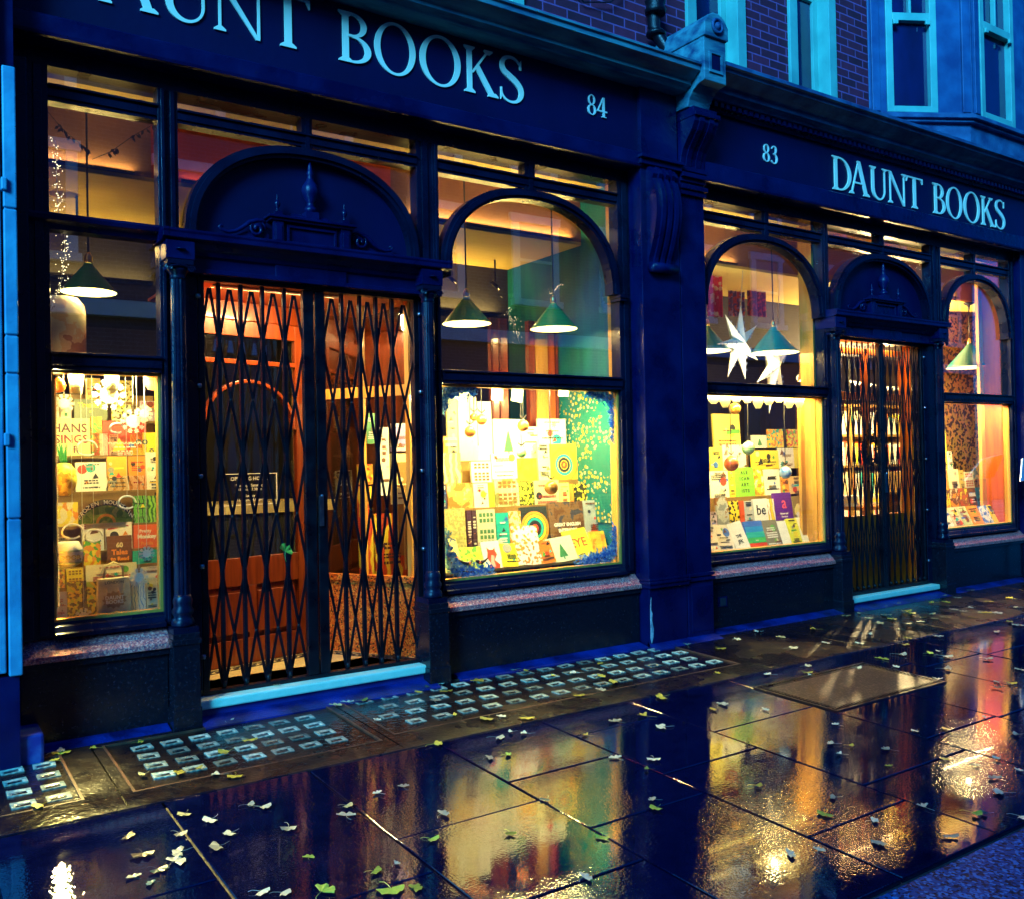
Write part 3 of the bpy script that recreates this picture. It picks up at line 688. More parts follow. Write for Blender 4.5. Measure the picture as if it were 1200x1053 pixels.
mb = MB(); mb.box(7.045, 8.495, -.09, .35, -.03, .0445); mb.build('door_step', bpy.data.materials['blue_step_riser'], S2)
mb = MB(); mb.box(5.42, 5.52, -.088, -.078, .19, .27); mb.box(5.44, 5.50, -.094, -.086, .20, .26)
o = mb.build('air_vent', ['navy', 'ink'], S2); 
for p in o.data.polygons[6:]: p.material_index = 1

# ---- fascias
def fascia(parent, x0, x1, zb, zt, corn):
    mb = MB(); mb.box(x0, x1, -.04, .12, 3.455, 3.60); mb.box(x0, x1, .0, .12, 3.60, 4.25); mb.build('lintel', 'navy_dk', parent)
    mb = MB(); mb.prof([(.0, 3.545), (-.195, 3.545), (-.20, 3.56), (-.20, zb-.012), (-.185, zb-.001), (0, zb-.001)], x0, x1); mb.build('architrave', 'navy', parent)
    mb = MB(); mb.box(x0, x1, -.15, 0, zb, zt); mb.build('fascia_board', 'fascia', parent)
fascia(S1, .49, 4.62, 3.655, 4.145, 0)
fascia(S2, 5.27, 10.40, 3.70, 4.11, 0)
mb = MB(); mb.prof([(.05, 4.1455), (-.30, 4.1455), (-.31, 4.16), (-.35, 4.175), (-.35, 4.195), (-.38, 4.21), (-.43, 4.245), (-.445, 4.25), (-.445, 4.285), (-.46, 4.29), (-.46, 4.305), (-.36, 4.33), (.05, 4.40)], -.2, 4.975)
mb.build('cornice', 'stone', S1)
mb = MB(); mb.prof([(.05, 4.1105), (-.175, 4.1105), (-.185, 4.135), (-.185, 4.185), (.05, 4.185)], 5.25, 10.42)
k = 5.29
while k < 10.38: mb.box(k, k+.038, -.225, -.186, 4.14, 4.183); k += .068
mb.build('dentil_course', 'navy', S2)
mb = MB(); mb.prof([(.05, 4.1855), (-.24, 4.1855), (-.25, 4.20), (-.29, 4.22), (-.30, 4.25), (-.36, 4.28), (-.42, 4.32), (-.43, 4.345), (-.455, 4.35), (-.455, 4.378), (-.36, 4.40), (.05, 4.47)], 5.25, 10.42)
mb.build('cornice', 'stone_dk', S2)
# ---- pilasters
mb = MB(); mb.box(.493, .567, -.10, .10, .535, 3.455); mb.build('pilaster', 'navy_dk', S1, bevel=.006)
mb = MB(); mb.box(4.60, 4.985, -.18, .05, -.03, 3.56)
mb.build('pilaster', 'navy', S1, bevel=.006)
mb = MB(); mb.box(4.585, 4.992, -.205, .05, .425, .455); mb.box(4.578, 4.994, -.215, .05, .455, .475); mb.box(4.59, 4.990, -.195, .05, .475, .495)
mb.build('base_moulding', 'navy', S1, bevel=.004); mb = MB(); mb.box(4.575, 4.994, -.22, .02, 3.56, 3.60); mb.box(4.56, 4.996, -.245, .02, 3.60, 3.625); mb.box(4.61, 4.98, -.185, .02, 3.625, 4.1450)
mb.build('pilaster_cap', 'navy', S1, bevel=.004)
mb = MB(); prof = []
for k in range(26):
    u = k/25; prof.append((-.19-.125*math.sin(PI*min(1, u*1.12))**.8*(1-.45*u) - (.03 if u < .1 else 0), 3.545-u*.76))
prof = [(-.17, 3.545)]+prof+[(-.17, 2.785)]
for a, b_, dd in ((4.655, 4.70, .0), (4.70, 4.735, .018), (4.735, 4.765, -.008), (4.765, 4.80, .018), (4.80, 4.83, -.008), (4.83, 4.865, .018), (4.865, 4.91, 0)):
    mb.prof([(p[0]-(dd if 0 < i < len(prof)-1 else 0), p[1]) for i, p in enumerate(prof)], a, b_)
mb.lathe([(.0, -.13), (.042, -.128), (.042, .128), (.0, .13)], 0, 0, 16)
base = len(mb.v)-16*4
for i in range(base, len(mb.v)): x, y, z = mb.v[i]; mb.v[i] = (4.782+z, -.215+y*.9, 2.80+x*.9)
mb.build('scroll_bracket', 'navy', S1)
mb = MB(); pts = [(4.603, .34), (4.615, .40), (4.612, .30), (4.628, .22), (4.632, .14), (4.612, .06), (4.600, .02), (4.598, .10), (4.59, .16), (4.600, .26)]
mb.poly([(4.612, .02), (4.630, .07), (4.634, .13), (4.618, .19), (4.624, .24), (4.612, .27), (4.616, .36), (4.606, .30), (4.604, .22), (4.6045, .14), (4.603, .06)], -.1830, -.1802)
mb.build('chipped_paint_patch', pmat('bare_chipped_paint', (.75, .80, .78), .6, (.25, .35, .4), 25), S1)
mb = MB(); mb.box(5.0, 5.262, -.175, .05, .43, 3.40); mb.box(4.998, 5.268, -.18, .05, -.03, .43)
for z in (.44, .475): mb.box(4.996, 5.275, -.20, .05, z, z+.025)
mb.box(5.03, 5.24, -.186, -.18, .05, .40)
mb.build('pilaster', 'navy', S2, bevel=.005)
# corbel: stacked mouldings, curved console, painted stone block with round boss and gabled top
mb = MB()
for z, dy, dx in ((3.40, -.20, .006), (3.44, -.215, .012), (3.50, -.20, .004), (3.53, -.225, .012), (3.58, -.21, .006)): mb.box(4.998-dx*.2, 5.265+dx, dy, .05, z, z+.035)
mb.box(5.0, 5.26, -.185, .05, 3.435, 3.62)
cp = [(-.19, 3.62), (-.20, 3.68), (-.225, 3.74), (-.27, 3.80), (-.32, 3.86), (-.35, 3.92), (-.35, 3.955), (0, 3.955), (0, 3.62)]
for k in range(5): mb.prof([(p[0]-(.010*(k % 2)) if p[0] < -.1 else p[0], p[1]) for p in cp], 5.002+k*.0515, 5.002+(k+1)*.0515)
mb.box(4.998, 5.264, -.37, 0, 3.955, 3.99); mb.box(5.004, 5.258, -.34, 0, 3.99, 4.03)
mb.build('console', 'navy', S2, bevel=.003)
mb = MB()
und = [(0, 4.03), (-.30, 4.03), (-.315, 4.08), (-.35, 4.13), (-.41, 4.165), (-.48, 4.175), (-.48, 4.50), (0, 4.50)]
mb.prof(und, 4.985, 5.215)
mb.poly([(4.975, 4.50), (5.225, 4.50), (5.225, 4.60), (5.18, 4.66), (5.13, 4.685), (5.07, 4.685), (5.02, 4.66), (4.975, 4.60)], -.50, .04)
mb.build('corbel_block', 'stone', S2, bevel=.006)
mb = MB(); 
pts = [(.055, 0), (.062, .01), (.055, .02), (.04, .02), (.04, .008), (.03, .008), (.025, .022), (.0, .03)]
o0 = len(mb.v); mb.lathe(pts, 0, 0, 24)
for i in range(o0, len(mb.v)): x, y, z = mb.v[i]; mb.v[i] = (5.10+x, -.50-z, 4.585+y)
mb.build('round_boss', 'stone_dk', S2)
mb = MB(); mb.box(5.05, 5.15, -.484, -.478, 4.26, 4.38); mb.build('recess', 'fascia', S2)
mb = MB(); 
for a in ((5.03, 5.05, 4.24, 4.40), (5.15, 5.17, 4.24, 4.40), (5.05, 5.15, 4.38, 4.40), (5.05, 5.15, 4.24, 4.26)): mb.box(a[0], a[1], -.492, -.479, a[2], a[3])
mb.build('recess_frame', 'stone', S2)
# ---- sign lettering (same setting out on both boards)
LX = [('D', 1.3704, 1.4235), ('A', 1.4178, 1.4765), ('U', 1.4790, 1.5300), ('N', 1.5330, 1.5915), ('T', 1.5925, 1.6461), ('B', 1.6814, 1.7235), ('O', 1.7282, 1.7845), ('O', 1.7905, 1.8500), ('K', 1.8555, 1.9075), ('S', 1.9115, 1.9490)]
for ch, a, b_ in LX:
    ov = 0 if ch != 'O' else .006
    letter(ch, a*5.04, b_*5.04, 3.735-ov, 4.035+ov, -.15, S2)
    if ch not in 'D': letter(ch, (a-1.2404)*5.04, (b_-1.2404)*5.04, 3.80-ov, 4.105+ov, -.15, S1)
letter('D', .63, .90, 3.80, 4.105, -.15, S1)
M['number'] = pmat('white_numerals', (.85, .85, .75), .5)
letter('8', .8195*5.04, .8345*5.04, 3.853, 3.998, -.15, S1, 'number'); letter('4', .8365*5.04, .8550*5.04, 3.853, 3.998, -.15, S1, 'number')
letter('8', 1.1895*5.04, 1.2055*5.04, 3.83, 3.975, -.15, S2, 'number'); letter('3', 1.2090*5.04, 1.2250*5.04, 3.83, 3.975, -.15, S2, 'number')

# ---- interiors (parts of the shopfronts' rooms)
def room(parent, x0, x1, back, wallm='inwall', z_ceil=3.10):
    mb = MB(); mb.box(x0, x1, .05, .47, 3.47, 3.50); mb.build('window_ceiling', 'ceil', parent)
    for a, b_, k in (((x0, 1.28, 'bulk'), (1.28, 2.86, 'bulk_red'), (2.86, x1, 'bulk')) if x0 < 2 else ((x0, x1, 'bulk'),)):
        mb = MB(); mb.box(a, b_, .45, .49, 3.105, 3.47); mb.build('bulkhead', k, parent)
    mb = MB(); mb.box(x0, x1, .45, 1.5, 3.08, 3.104); mb.build('ceiling', 'ceil', parent)
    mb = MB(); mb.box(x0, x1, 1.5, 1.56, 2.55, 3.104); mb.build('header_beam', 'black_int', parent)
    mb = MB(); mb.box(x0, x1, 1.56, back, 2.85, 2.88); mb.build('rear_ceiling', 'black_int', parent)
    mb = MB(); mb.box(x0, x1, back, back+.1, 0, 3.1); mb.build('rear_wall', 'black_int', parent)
    mb = MB(); mb.box(x0, x1, .10, back, .03, .05); mb.build('shop_floor', 'floor', parent)
room(S1, .50, 4.58, 5.0)
room(S2, 5.22, 11.9, 5.0)
mb = MB(); mb.box(.50, .60, .11, 5, 0, 3.5); mb.build('side_wall', 'inwall', S1)
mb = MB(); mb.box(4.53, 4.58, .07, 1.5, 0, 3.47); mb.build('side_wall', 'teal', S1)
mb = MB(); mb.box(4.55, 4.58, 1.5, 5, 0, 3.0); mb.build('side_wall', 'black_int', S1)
mb = MB(); mb.box(5.22, 5.25, .07, 5, 0, 3.5); mb.build('side_wall', 'inwall', S2)
mb = MB(); mb.box(11.9, 11.95, .07, 5, 0, 3.5); mb.box(10.2, 11.9, .06, .10, 0, 3.5); mb.build('side_wall', 'inwall', S2)
# leaf-patterned screen on the teal wall in the arched window
mb = MB(); mb.box(4.515, 4.529, .10, .85, .9, 1.93); mb.build('leaf_pattern_screen', 'leafscreen', S1)
# cheeks
mb = MB(); mb.box(4.49, 4.529, .055, .095, .6, 3.46); mb.build('window_reveal', 'wood_y', S1)
mb = MB(); mb.box(6.86, 6.90, .055, .20, .55, 3.46); mb.box(6.80, 6.86, .17, .20, .55, 1.9); mb.build('window_reveal', 'wood_y', S2)
mb = MB(); mb.box(10.06, 10.10, .055, .28, .55, 3.46); mb.build('window_reveal', 'wood_o', S2)
mb = MB(); mb.box(9.98, 10.058, .245, .28, .55, 3.46); mb.build('reveal_post', 'wood_y', S2)
# wallpapered partition in the far window
mb = MB(); mb.box(10.36, 11.85, .95, 1.0, .5, 3.10); mb.build('papered_partition', 'wallpaper', S2)

# ---- lobby of shop 84
LZ = .115
def wallseg(mb, p, q, z0, z1, th=.03):
    p = Vector((p[0], p[1], 0)); q = Vector((q[0], q[1], 0)); d = (q-p).normalized(); n = Vector((-d.y, d.x, 0))*th
    vs = [(v.x, v.y, z) for z in (z0, z1) for v in (p, q, q+n, p+n)]
    return mb.add(vs, [(0,3,2,1),(4,5,6,7),(0,1,5,4),(1,2,6,5),(2,3,7,6),(3,0,4,7)])
mb = MB(); mb.box(1.36, 2.86, .06, 1.0, .09, LZ); mb.build('lobby_floor', pmat('cream_mosaic', (.72, .60, .30), .4, (.55, .45, .22), 60, .2, 200), S1)
mb = MB()
A0, A1 = Vector((1.50, .56)), Vector((2.33, .73)); B0, B1 = Vector((2.43, .77)), Vector((2.81, .12))
for (P0, P1) in ((A0, A1), (B0, B1)):
    d = (P1-P0).normalized(); n = Vector((d.y, -d.x))
    for o1, w in ((.035, .010), (.105, .010)):
        a = P0+n*o1; b_ = P1+n*o1; wallseg(mb, a, b_, LZ, LZ+.003, w)
    L = (P1-P0).length; k = 0
    while k < L-.05:
        a = P0+n*.085+d*k; wallseg(mb, a, a+d*.028, LZ, LZ+.003, .028); a2 = P0+n*.06+d*(k+.03); wallseg(mb, a2, a2+d*.02, LZ, LZ+.003, .012); k += .06
mb.build('mosaic_border', 'ink', S1)
mb = MB(); mb.box(1.405, 1.475, .10, .60, .1, 2.45); mb.box(2.335, 2.43, .72, .80, .1, 2.45)
wallseg(mb, (1.475, .60), (2.335, .77), 2.33, 2.45, .03)
mb.build('lobby_frame', 'wood', S1, bevel=.004)
mb = MB(); wallseg(mb, (2.43, .77), (2.81, .12), .1, .60); wallseg(mb, (2.415, .765), (2.80, .11), .60, .64, .05); mb.build('lobby_stallriser', 'granite_o', S1)
mb = MB(); wallseg(mb, (2.43, .77), (2.81, .12), 1.83, 1.90, .04)
for u in (0, .46, .94): p = Vector((2.43, .77)).lerp(Vector((2.81, .12)), u); wallseg(mb, p, p+Vector((.016, -.027)), .64, 2.45, .03)
mb.build('lobby_window_frame', 'wood_y', S1)
mb = MB(); wallseg(mb, (2.435, .775), (2.815, .13), .64, 2.45, .006); mb.build('lobby_pane', 'glass', S1)
mb = MB(); mb.box(1.36, 2.86, .10, .95, 2.452, 2.47); mb.build('lobby_ceiling', pmat('lobby_ceiling_paint', (.45, .12, .04), .6), S1)
# the door: stiles and rails round glass, an arched light above
t = Vector((A1-A0)).normalized(); ang = math.atan2(t.y, t.x); DL = (A1-A0).length
dmb = MB()
def dbox(mb, u0, u1, z0, z1, y0=0, y1=.045): mb.box(u0, u1, y0, y1, z0, z1)
for a in ((0, .08, .12, 2.32), (DL-.08, DL, .12, 2.32), (.08, DL-.08, .12, .28), (.08, DL-.08, .62, .80), (.08, DL-.08, 2.22, 2.32), (.08, DL-.08, 2.04, 2.07)): dbox(dmb, *a)
for u0, u1 in ((.12, DL/2-.03), (DL/2+.03, DL-.12)): dbox(dmb, u0, u1, .32, .58, -.006, .03)
dbox(dmb, DL/2-.03, DL/2+.03, .28, .62); dbox(dmb, .08, DL-.08, .28, .62, .02, .04)
R0 = DL/2-.085
A = [(DL/2+R0*math.cos(PI*k/24), 1.62+R0*.95*math.sin(PI*k/24)) for k in range(25)]; B = [(DL/2+(R0-.022)*math.cos(PI*k/24), 1.62+(R0-.022)*.95*math.sin(PI*k/24)) for k in range(25)]
dmb.strip(A, B, -.01, .04)
door = dmb.build('door', 'wood', S1, bevel=.003, loc=(A0.x, A0.y, 0), rot=(0, 0, ang))
mb = MB(); mb.box(.075, DL-.075, .018, .024, .79, 2.23); mb.build('door_pane', 'glass', door)
mb = MB(); mb.tube([(DL-.05, -.03, 1.0), (DL-.05, -.055, 1.02), (DL-.05, -.055, 1.28), (DL-.05, -.03, 1.30)], .009, 8); mb.build('door_handle', 'brass', door)
mb = MB()
for a in ((.22, .62, 1.335, 1.339), (.22, .62, 1.135, 1.139), (.22, .224, 1.139, 1.335), (.616, .62, 1.139, 1.335)): mb.box(a[0], a[1], .012, .017, a[2], a[3])
mb.build('notice_border', 'number', door)
for s, z, sz in (('OPENING HOURS', 1.305, .034), ('Monday - Saturday', 1.262, .026), ('9.00am - 7.30pm', 1.236, .026), ('Sunday', 1.195, .026), ('11.00am - 6.00pm', 1.168, .026)):
    text(s, sz, 'number', door, (.42, .012, z), name='notice_lettering')
# dark hall with a lit cream desk and shelf glow seen through the door
mb = MB(); mb.box(1.9, 2.9, 1.6, 2.2, 1.03, 1.11); mb.build('counter_top', 'shelf_pale', S1); mb = MB(); mb.box(1.95, 2.85, 1.65, 2.15, .05, 1.03); mb.build('shop_counter', 'black_int', S1)

# ---- lobby of shop 83: door set back
mb = MB(); mb.box(7.0, 8.6, .06, .9, .07, .095); mb.build('lobby_floor', bpy.data.materials['cream_mosaic'], S2)
mb = MB()
mb.box(7.1, 7.14, .10, .20, .1, 2.45); mb.box(8.42, 8.44, .10, .20, .1, 2.45)
mb.box(7.14, 7.22, .16, .20, .1, 2.40); mb.box(8.37, 8.42, .16, .20, .1, 2.40); mb.box(7.75, 7.81, .16, .20, .1, 2.40)
mb.box(7.22, 8.37, .161, .199, .1, .80); mb.box(7.22, 8.37, .159, .198, 1.90, 1.97); mb.box(7.22, 8.37, .16, .198, 2.34, 2.40)
mb.build('glazed_doors', 'wood_o', S2, bevel=.003)
mb = MB(); mb.box(7.2, 8.38, .178, .184, .42, 2.36); mb.build('door_pane', 'glass', S2)
# granite and metal odds and ends above: drain pipe hopper etc. belong to the brick building
fix(S1); fix(S2)

# ================================================================== BRICK BUILDING ABOVE
BB = thing('brick_building', 'dark brick upper storey with pale sash windows above both shopfronts', 'building', (5.2, 0.1, 4.4))
mb = MB(); yw = .10
op = [(-2.6, -1.9), (-.6, .1), (1.3, 2.0), (3.1, 3.7), (5.44, 6.03), (6.72, 7.27)]
xs = -4
for a, b_ in op: mb.box(xs, a, yw, yw+.3, 4.2, 9.5); mb.box(a, b_, yw, yw+.3, 7.0, 9.5); xs = b_
mb.box(xs, 14, yw, yw+.3, 4.2, 9.5)
mb.build('wall', 'brick', BB)
mb = MB(); mb.box(-4, 14, .12, .30, 9.5, 9.6); mb.box(-4, 14, .31, 5.2, 3.52, 9.6); mb.build('building_core', 'black_int', BB)
def sash(a, b_):
    mb = MB()
    mb.box(a-.055, a+.05, yw-.03, yw+.16, 4.40, 7.0); mb.box(b_-.05, b_+.055, yw-.03, yw+.16, 4.40, 7.0); mb.box(a+.05, b_-.05, yw-.03, yw+.16, 6.9, 7.0)
    mb.box(a-.09, b_+.09, yw-.06, yw+.15, 4.36, 4.42)
    mb.box(a+.05, a+.115, yw+.10, yw+.15, 4.42, 6.9); mb.box(b_-.115, b_-.05, yw+.10, yw+.15, 4.42, 6.9); mb.box(a+.115, b_-.115, yw+.10, yw+.15, 4.42, 4.50); mb.box(a+.115, b_-.115, yw+.10, yw+.15, 5.62, 5.68)
    f = mb.build('sash_window', 'white', BB, bevel=.004)
    mb = MB(); mb.box(a+.10, b_-.10, yw+.13, yw+.137, 4.45, 6.9); mb.build('pane', 'dglass', f)
for a, b_ in op: sash(a, b_)
# canted bay
by = Vector((7.84, .09)); bc = Vector((8.77, -.41)); bd = Vector((10.1, -.41)); be = Vector((11.05, .09))
mb = MB()
def ring_poly(pts, z0, z1):
    n = len(pts); vs = [(p[0], p[1], z) for z in (z0, z1) for p in pts]
    mb.add(vs, [tuple(range(n-1, -1, -1)), tuple(range(n, 2*n))]+[(i, (i+1) % n, n+(i+1) % n, n+i) for i in range(n)])
def inset(k): return [(by.x-k*1.6, .095), (bc.x-k*.45, bc.y-k), (bd.x+k*.45, bd.y-k), (be.x+k*1.6, .095)]
ring_poly(inset(-.03), 4.40, 4.60); ring_poly(inset(.015), 4.60, 4.63); ring_poly(inset(.05), 4.63, 4.665); ring_poly(inset(.02), 4.665, 4.69)
mb.build('bay_base', 'stone_dk', BB, bevel=.004)
def bayface(p, q, t0, t1):
    d = q-p; L = d.length; ang = math.atan2(d.y, d.x); mb = MB(); f0, f1 = t0*L, t1*L
    mb.box(0, f0, 0, .12, 4.69, 7.2); mb.box(f1, L, 0, .12, 4.69, 7.2); mb.box(f0, f1, 0, .12, 6.9, 7.2)
    for a, b_ in ((.02, .10), (L-.11, L-.03)): mb.box(a, b_, -.03, 0, 4.69, 7.2)
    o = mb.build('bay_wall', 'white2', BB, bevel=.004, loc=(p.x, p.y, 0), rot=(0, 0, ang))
    mb = MB(); w = .07
    for a in ((f0, f0+w, 4.69, 6.9), (f1-w, f1, 4.69, 6.9), (f0+w, f1-w, 4.69, 4.75), (f0+w, f1-w, 5.585, 5.66), (f0+w, f1-w, 6.82, 6.9)): mb.box(a[0], a[1], -.012, .09, a[2], a[3])
    mb.box((f0+f1)/2-.012, (f0+f1)/2+.012, .0, .05, 5.66, 6.82)
    for a in (f0+w, f1-w-.05): mb.box(a, a+.05, -.035, -.012, 5.54, 5.585)
    s = mb.build('sash_window', 'white', o, bevel=.004)
    mb = MB(); mb.box(f0+.05, f1-.05, .05, .057, 4.72, 6.85); mb.build('pane', 'dglass', o)
bayface(by, bc, .17, .66); bayface(bc, bd, .12, .60); bayface(bd, be, .3, .8)
mb = MB(); mb.tube([(4.96, .02, 9.4), (4.96, .02, 4.75), (5.02, -.06, 4.56), (5.06, -.10, 4.50)], .05, 12)
mb.lathe([(.08, 0), (.085, .03), (.07, .06), (.085, .10), (.06, .12)], 4.96, .0, 14, 4.85); mb.lathe([(.075, 0), (.08, .02), (.06, .04)], 4.96, .0, 14, 4.68)
mb.build('drainpipe', 'black', BB)
mb = MB(); mb.tube([(4.1, .09, 4.95), (4.3, .07, 4.80), (4.55, .06, 4.86), (4.8, .05, 5.1)], .006, 5); mb.build('cable', 'black', BB)
fix(BB)

# neighbour on the left: painted pier, doorway plinth and step
NB = thing('stone_pier', 'bright blue painted pier of the next building at the left edge', 'pier', (.2, -.2, 0))
mb = MB(); mb.box(-1.2, .425, -.33, .05, .44, 5.2); 
zs = [.42, 1.16, 1.84, 2.02, 2.62, 3.30]
for z0, z1 in zip(zs, zs[1:]): mb.box(.435, .492, -.34, .05, z0+.004, z1-.004)
mb.box(.44, .487, -.33, .05, .42, 3.30); mb.box(.425, .45, -.36, -.30, 1.50, 1.56); mb.box(.425, .45, -.36, -.30, 2.7, 2.76)
mb.build('pier_shaft', pmat('pale_blue_painted_stone', (.03, .22, .40), .5, (.06, .42, .60), 5, .35, 25), NB, bevel=.006)
mb = MB(); mb.box(-1.2, .48, -.31, .05, -.03, .42); mb.build('pier_foot', 'navy', NB)
mb = MB(); mb.box(-4, .487, .05, .4, 0, 9); mb.box(.43, .488, -.30, .05, 3.30, 4.9); mb.build('side_wall', 'navy', NB)
fix(NB)
mb = MB(); mb.box(-1.3, .585, -.285, 0, -.04, .125)
tag(mb.build('door_step', pmat('scuffed_blue_step', (.01, .025, .22), .5, (.05, .14, .38), 9, .3, 30, lo=.5, hi=.75), None, bevel=.015), 'rough blue painted stone step at the lower left corner', 'step')
# next unit on the right: dark pier with blue glass
NR = thing('shopfront', 'slice of blue glazed shopfront at the right edge beyond the last pilaster', 'shopfront', (11, 0, 0))
mb = MB(); mb.box(10.19, 10.40, -.12, .05, -.03, 3.56); mb.box(10.40, 12.5, -.02, .05, 2.58, 2.66); mb.box(10.40, 12.5, -.02, .05, 1.85, 1.95); mb.box(10.4, 12.5, -.05, .05, -.03, .9); mb.box(10.4, 14, -.18, .05, 3.45, 4.4); mb.build('frame', 'navy', NR, bevel=.004)
mb = MB(); mb.box(10.42, 12.5, .0, .02, .9, 3.45); mb.build('pane', pmat('blue_shop_glass', (.01, .03, .25), .12, (.02, .07, .4), 2), NR)  # pane tinted with two mottled blues
fix(NR)
MB_ = thing('menu_board', 'pale slanting menu board half cut off by the right edge', 'sign', (10.03, -.25, .9))
mb = MB(); mb.add([(9.72, -.30, 1.075), (9.93, -.22, 1.31), (10.4, -.22, 1.36), (10.4, -.34, 1.10), (9.72, -.285, 1.070), (9.93, -.205, 1.305), (10.4, -.205, 1.355), (10.4, -.325, 1.095)], [(0,1,2,3),(7,6,5,4),(0,4,5,1),(1,5,6,2),(2,6,7,3),(3,7,4,0)])
mb.build('board', pmat('pale_blue_board', (.25, .38, .6), .4), MB_)
mb = MB(); mb.tube([(10.2, -.27, -.01), (10.2, -.27, 1.15)], .015, 8); mb.box(10.08, 10.32, -.38, -.16, -.012, .01); mb.build('stand', 'black', MB_)
fix(MB_)

# ================================================================== FOLDING GATES
def gate(x0, x1, zb, zt, ups, label, y=-.005, meet=None, ztop_rail=True, n_cross=.66, w=.020, dp=.013):
    g = thing('folding_gate', label, 'gate', ((x0+x1)/2, y, zb))
    mb = MB(); mb.box(x0, x0+.035, y-.02, y+.02, zb, zt); mb.build('hinge_post', 'black', g, bevel=.003)
    mb = MB(); mb.box(x1-.035, x1, y-.02, y+.02, zb, zt); mb.build('hinge_post', 'black', g, bevel=.003)
    mb = MB(); mb.box(x0, x1, y-.028, y+.028, zb-.035, zb+.004); mb.build('bottom_track', 'black', g, bevel=.003)
    mb = MB(); mb.box(x0, x1, y-.03, y+.03, zt-.005, zt+.03); mb.build('top_track', 'black', g)
    if meet:
        for a, b_ in meet[:2]:
            mb = MB(); mb.box(a, b_, y-.022, y+.022, zb+.005, zt-.005); mb.build('meeting_post', 'black', g, bevel=.003)
        a = meet[1][0]
        mb = MB(); mb.box(a+.005, a+.03, y-.034, y-.022, 1.02, 1.20); mb.lathe([(.006, 0), (.010, .01), (.006, .02)], a+.018, y-.036, 10, 1.19); mb.build('lock_case', 'steel', g)
    um = None
    for u in ups:
        if um is None:
            mb = MB(); mb.box(-w/2, w/2, -dp, -dp*.3, 0, zt-zb-.01); mb.box(-w/2, w/2, dp*.3, dp, 0, zt-zb-.01)
            mb.lathe([(.006, -.02), (.014, -.012), (.014, .004), (.008, .012)], 0, -.012, 8, .03)
            o = mb.build('upright', 'black', g); um = o.data
        else: o = bpy.data.objects.new('upright', um); col.objects.link(o); o.parent = g
        o.location = (u, y, zb+.003)
    allx = [x0+.017]+list(ups)+[x1-.017]
    if meet: allx += [meet[0][0]+.01, meet[1][1]-.01]
    allx.sort()
    mb = MB()
    for i, (a, b_) in enumerate(zip(allx, allx[1:])):
        if meet and a >= meet[0][0]-.001 and b_ <= meet[1][1]+.001: continue
        z = 2.075+n_cross*.5
        zc = zt-.03
        zj = [zt-.34-n_cross*k for k in range(6)]
        # each bay: X units whose ends ride on the uprights
        for k, z1 in enumerate(zj):
            z0 = z1-n_cross
            zz0 = max(z0, zb+.03)
            if z1 < zb+.06: break
            f = (z1-zz0)/n_cross; dx = b_-a
            mb.bar((a+dx*(1-f)*0, y-.003, z1), (a+dx*f, y-.003, zz0), w*.8, .004); mb.bar((b_, y+.003, z1), (b_-dx*f, y+.003, zz0), w*.8, .004)
        f = .30/n_cross; dx = b_-a
        mb.bar((a, y-.003, zj[0]), (a+dx*f, y-.003, zt-.04), w*.8, .004); mb.bar((b_, y+.003, zj[0]), (b_-dx*f, y+.003, zt-.04), w*.8, .004)
        # leaning top straps merging on the upright
        for k, z1 in enumerate(zj):
            zm = z1-n_cross/2
            if zm > zb+.05: mb.lathe([(.007, -.008), (.009, 0), (.007, .008)], (a+b_)/2, y, 8, zm)
    mb.build('lattice_straps', 'black', g)
    for k in range(5):
        for xx in (x0-.002, x1+.002): mb = MB(); mb.lathe([(.012, -.012), (.015, 0), (.012, .012)], xx-.0, y-.03, 8, zb+.2+k*.5); mb.build('hinge_bolt', 'steel', g)
    fix(g); return g
def px2x(px, py=560, y=-.005): return W(px, py, y)[0]
gate(1.41, 2.80, .135, 2.43, [px2x(q, 600) for q in (259.5, 285.5, 311, 336.5, 404, 425, 444, 463)], 'wide black lattice security gate drawn across the left doorway',
     meet=((px2x(357), px2x(369)), (px2x(371), px2x(382))))
gate(7.105, 8.44, .125, 2.43, [px2x(q, 560) for q in (995, 1001.5, 1008, 1014, 1021, 1027, 1040, 1046, 1053, 1060, 1067, 1073.5, 1079)], 'narrow looking black lattice gate across the far doorway of the second shop',
     meet=((px2x(1031.5), px2x(1033.5)), (px2x(1034), px2x(1036.5))), w=.015, n_cross=.62, dp=.005)

